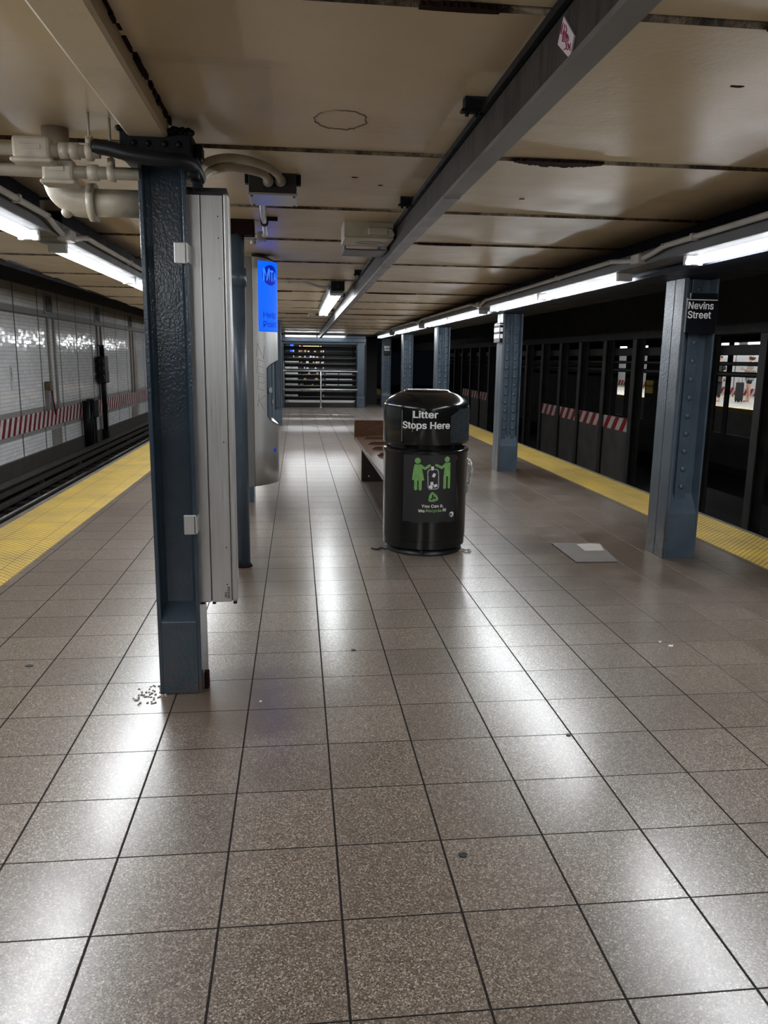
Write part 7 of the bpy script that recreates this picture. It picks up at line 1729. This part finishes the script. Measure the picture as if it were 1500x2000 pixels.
# ------------------------------------------------------------------ SMALL THINGS ON THE FLOOR
t = thing('repair_slab', 'loose grey repair slab in the floor left of the nearest right column', 'slab', (2.1, 5.4, 0))
mb = MB(); mb.prism([(1.955, 5.16), (2.262, 5.15), (2.345, 5.72), (1.962, 5.73)], 'z', 0.0, 0.010); mb.build('slab', M_PATCH, t)
mb = MB(); mb.prism([(2.13, 5.46), (2.28, 5.46), (2.33, 5.66), (2.26, 5.69), (2.14, 5.67)], 'z', 0.009, 0.013); mb.build('pale_chip', M_CHIP, t)
def lump(name, x, y, rx, ry, h, mat, label, cat, seed=0, group=None):
    rnd = random.Random(seed)
    mb = MB()
    pts = [(x + rx * (0.75 + 0.3 * rnd.random()) * math.cos(2 * PI * k / 14), y + ry * (0.75 + 0.3 * rnd.random()) * math.sin(2 * PI * k / 14)) for k in range(14)]
    mb.prism(pts, 'z', 0.0, h)
    return tag(mb.build(name, mat), label, cat, group)
lump('gum_spot', 0.466, 1.973, 0.015, 0.013, 0.003, M_GUM, 'black gum spot on the front floor tiles below the bin', 'gum', 1, 'gum spots on the floor')
lump('gum_spot', -1.228, 3.515, 0.018, 0.014, 0.003, M_GUM, 'black gum spot at left, beyond the near left column', 'gum', 2, 'gum spots on the floor')
lump('gum_spot', 0.265, 3.60, 0.012, 0.012, 0.003, M_GUM, 'small dark gum spot on the floor midway to the bin', 'gum', 3, 'gum spots on the floor')
lump('gum_spot', 1.02, 2.66, 0.010, 0.010, 0.003, M_GUM, 'tiny dark gum spot on the right foreground tiles', 'gum', 4, 'gum spots on the floor')
lump('paper_scrap', 1.863, 3.54, 0.014, 0.010, 0.003, M_PAPER, 'white paper scrap on the right-hand floor tiles', 'litter', 5, 'paper scraps on the floor')
lump('paper_scrap', 1.835, 3.60, 0.008, 0.007, 0.003, M_PAPER, 'smaller white crumb beside the right-hand paper scrap', 'litter', 6, 'paper scraps on the floor')
lump('paper_scrap', -0.16, 3.05, 0.006, 0.006, 0.004, M_PAPER, 'white crumb right of the near column foot', 'litter', 7, 'paper scraps on the floor')
lump('paper_scrap', 0.95, 19.7, 0.10, 0.16, 0.006, M_PAPER, 'white paper scrap lying before the end shutter', 'litter', 8, 'paper scraps on the floor')
# damp grit heap at the foot of the near column and at the bin
rnd = random.Random(21)
mb = MB()
for k in range(46):
    a = rnd.random() * 2 * PI; q = rnd.random() ** 0.5
    mb.ball((-0.625 + 0.075 * q * math.cos(a), 3.15 + 0.10 * q * math.sin(a), 0.002), 0.004 + 0.006 * rnd.random() * 0.4, (1, 1, 0.6), 6)
tag(mb.build('grit', M_CHIP), 'pale wet grit gathered at the foot of the near left column', 'grit', kind='stuff')
mb = MB()
for k in range(46):
    a = rnd.random() * 2 * PI; q = rnd.random() ** 0.5
    mb.ball((1.235 + 0.05 * q * math.cos(a), 5.56 + 0.08 * q * math.sin(a), 0.002), 0.004 + 0.007 * rnd.random(), (1, 1, 0.6), 6)
tag(mb.build('grit', M_CHIP), 'pale wet grit at the right foot of the black bin', 'grit', kind='stuff')
mb = MB(); mb.tube(smooth_path([(0.655, 5.62, 0.006), (0.62, 5.66, 0.008), (0.585, 5.62, 0.006), (0.545, 5.66, 0.006)], 4), 0.006, 6)
tag(mb.build('twig', M_GUM), 'thin dark twig left of the bin foot', 'litter')
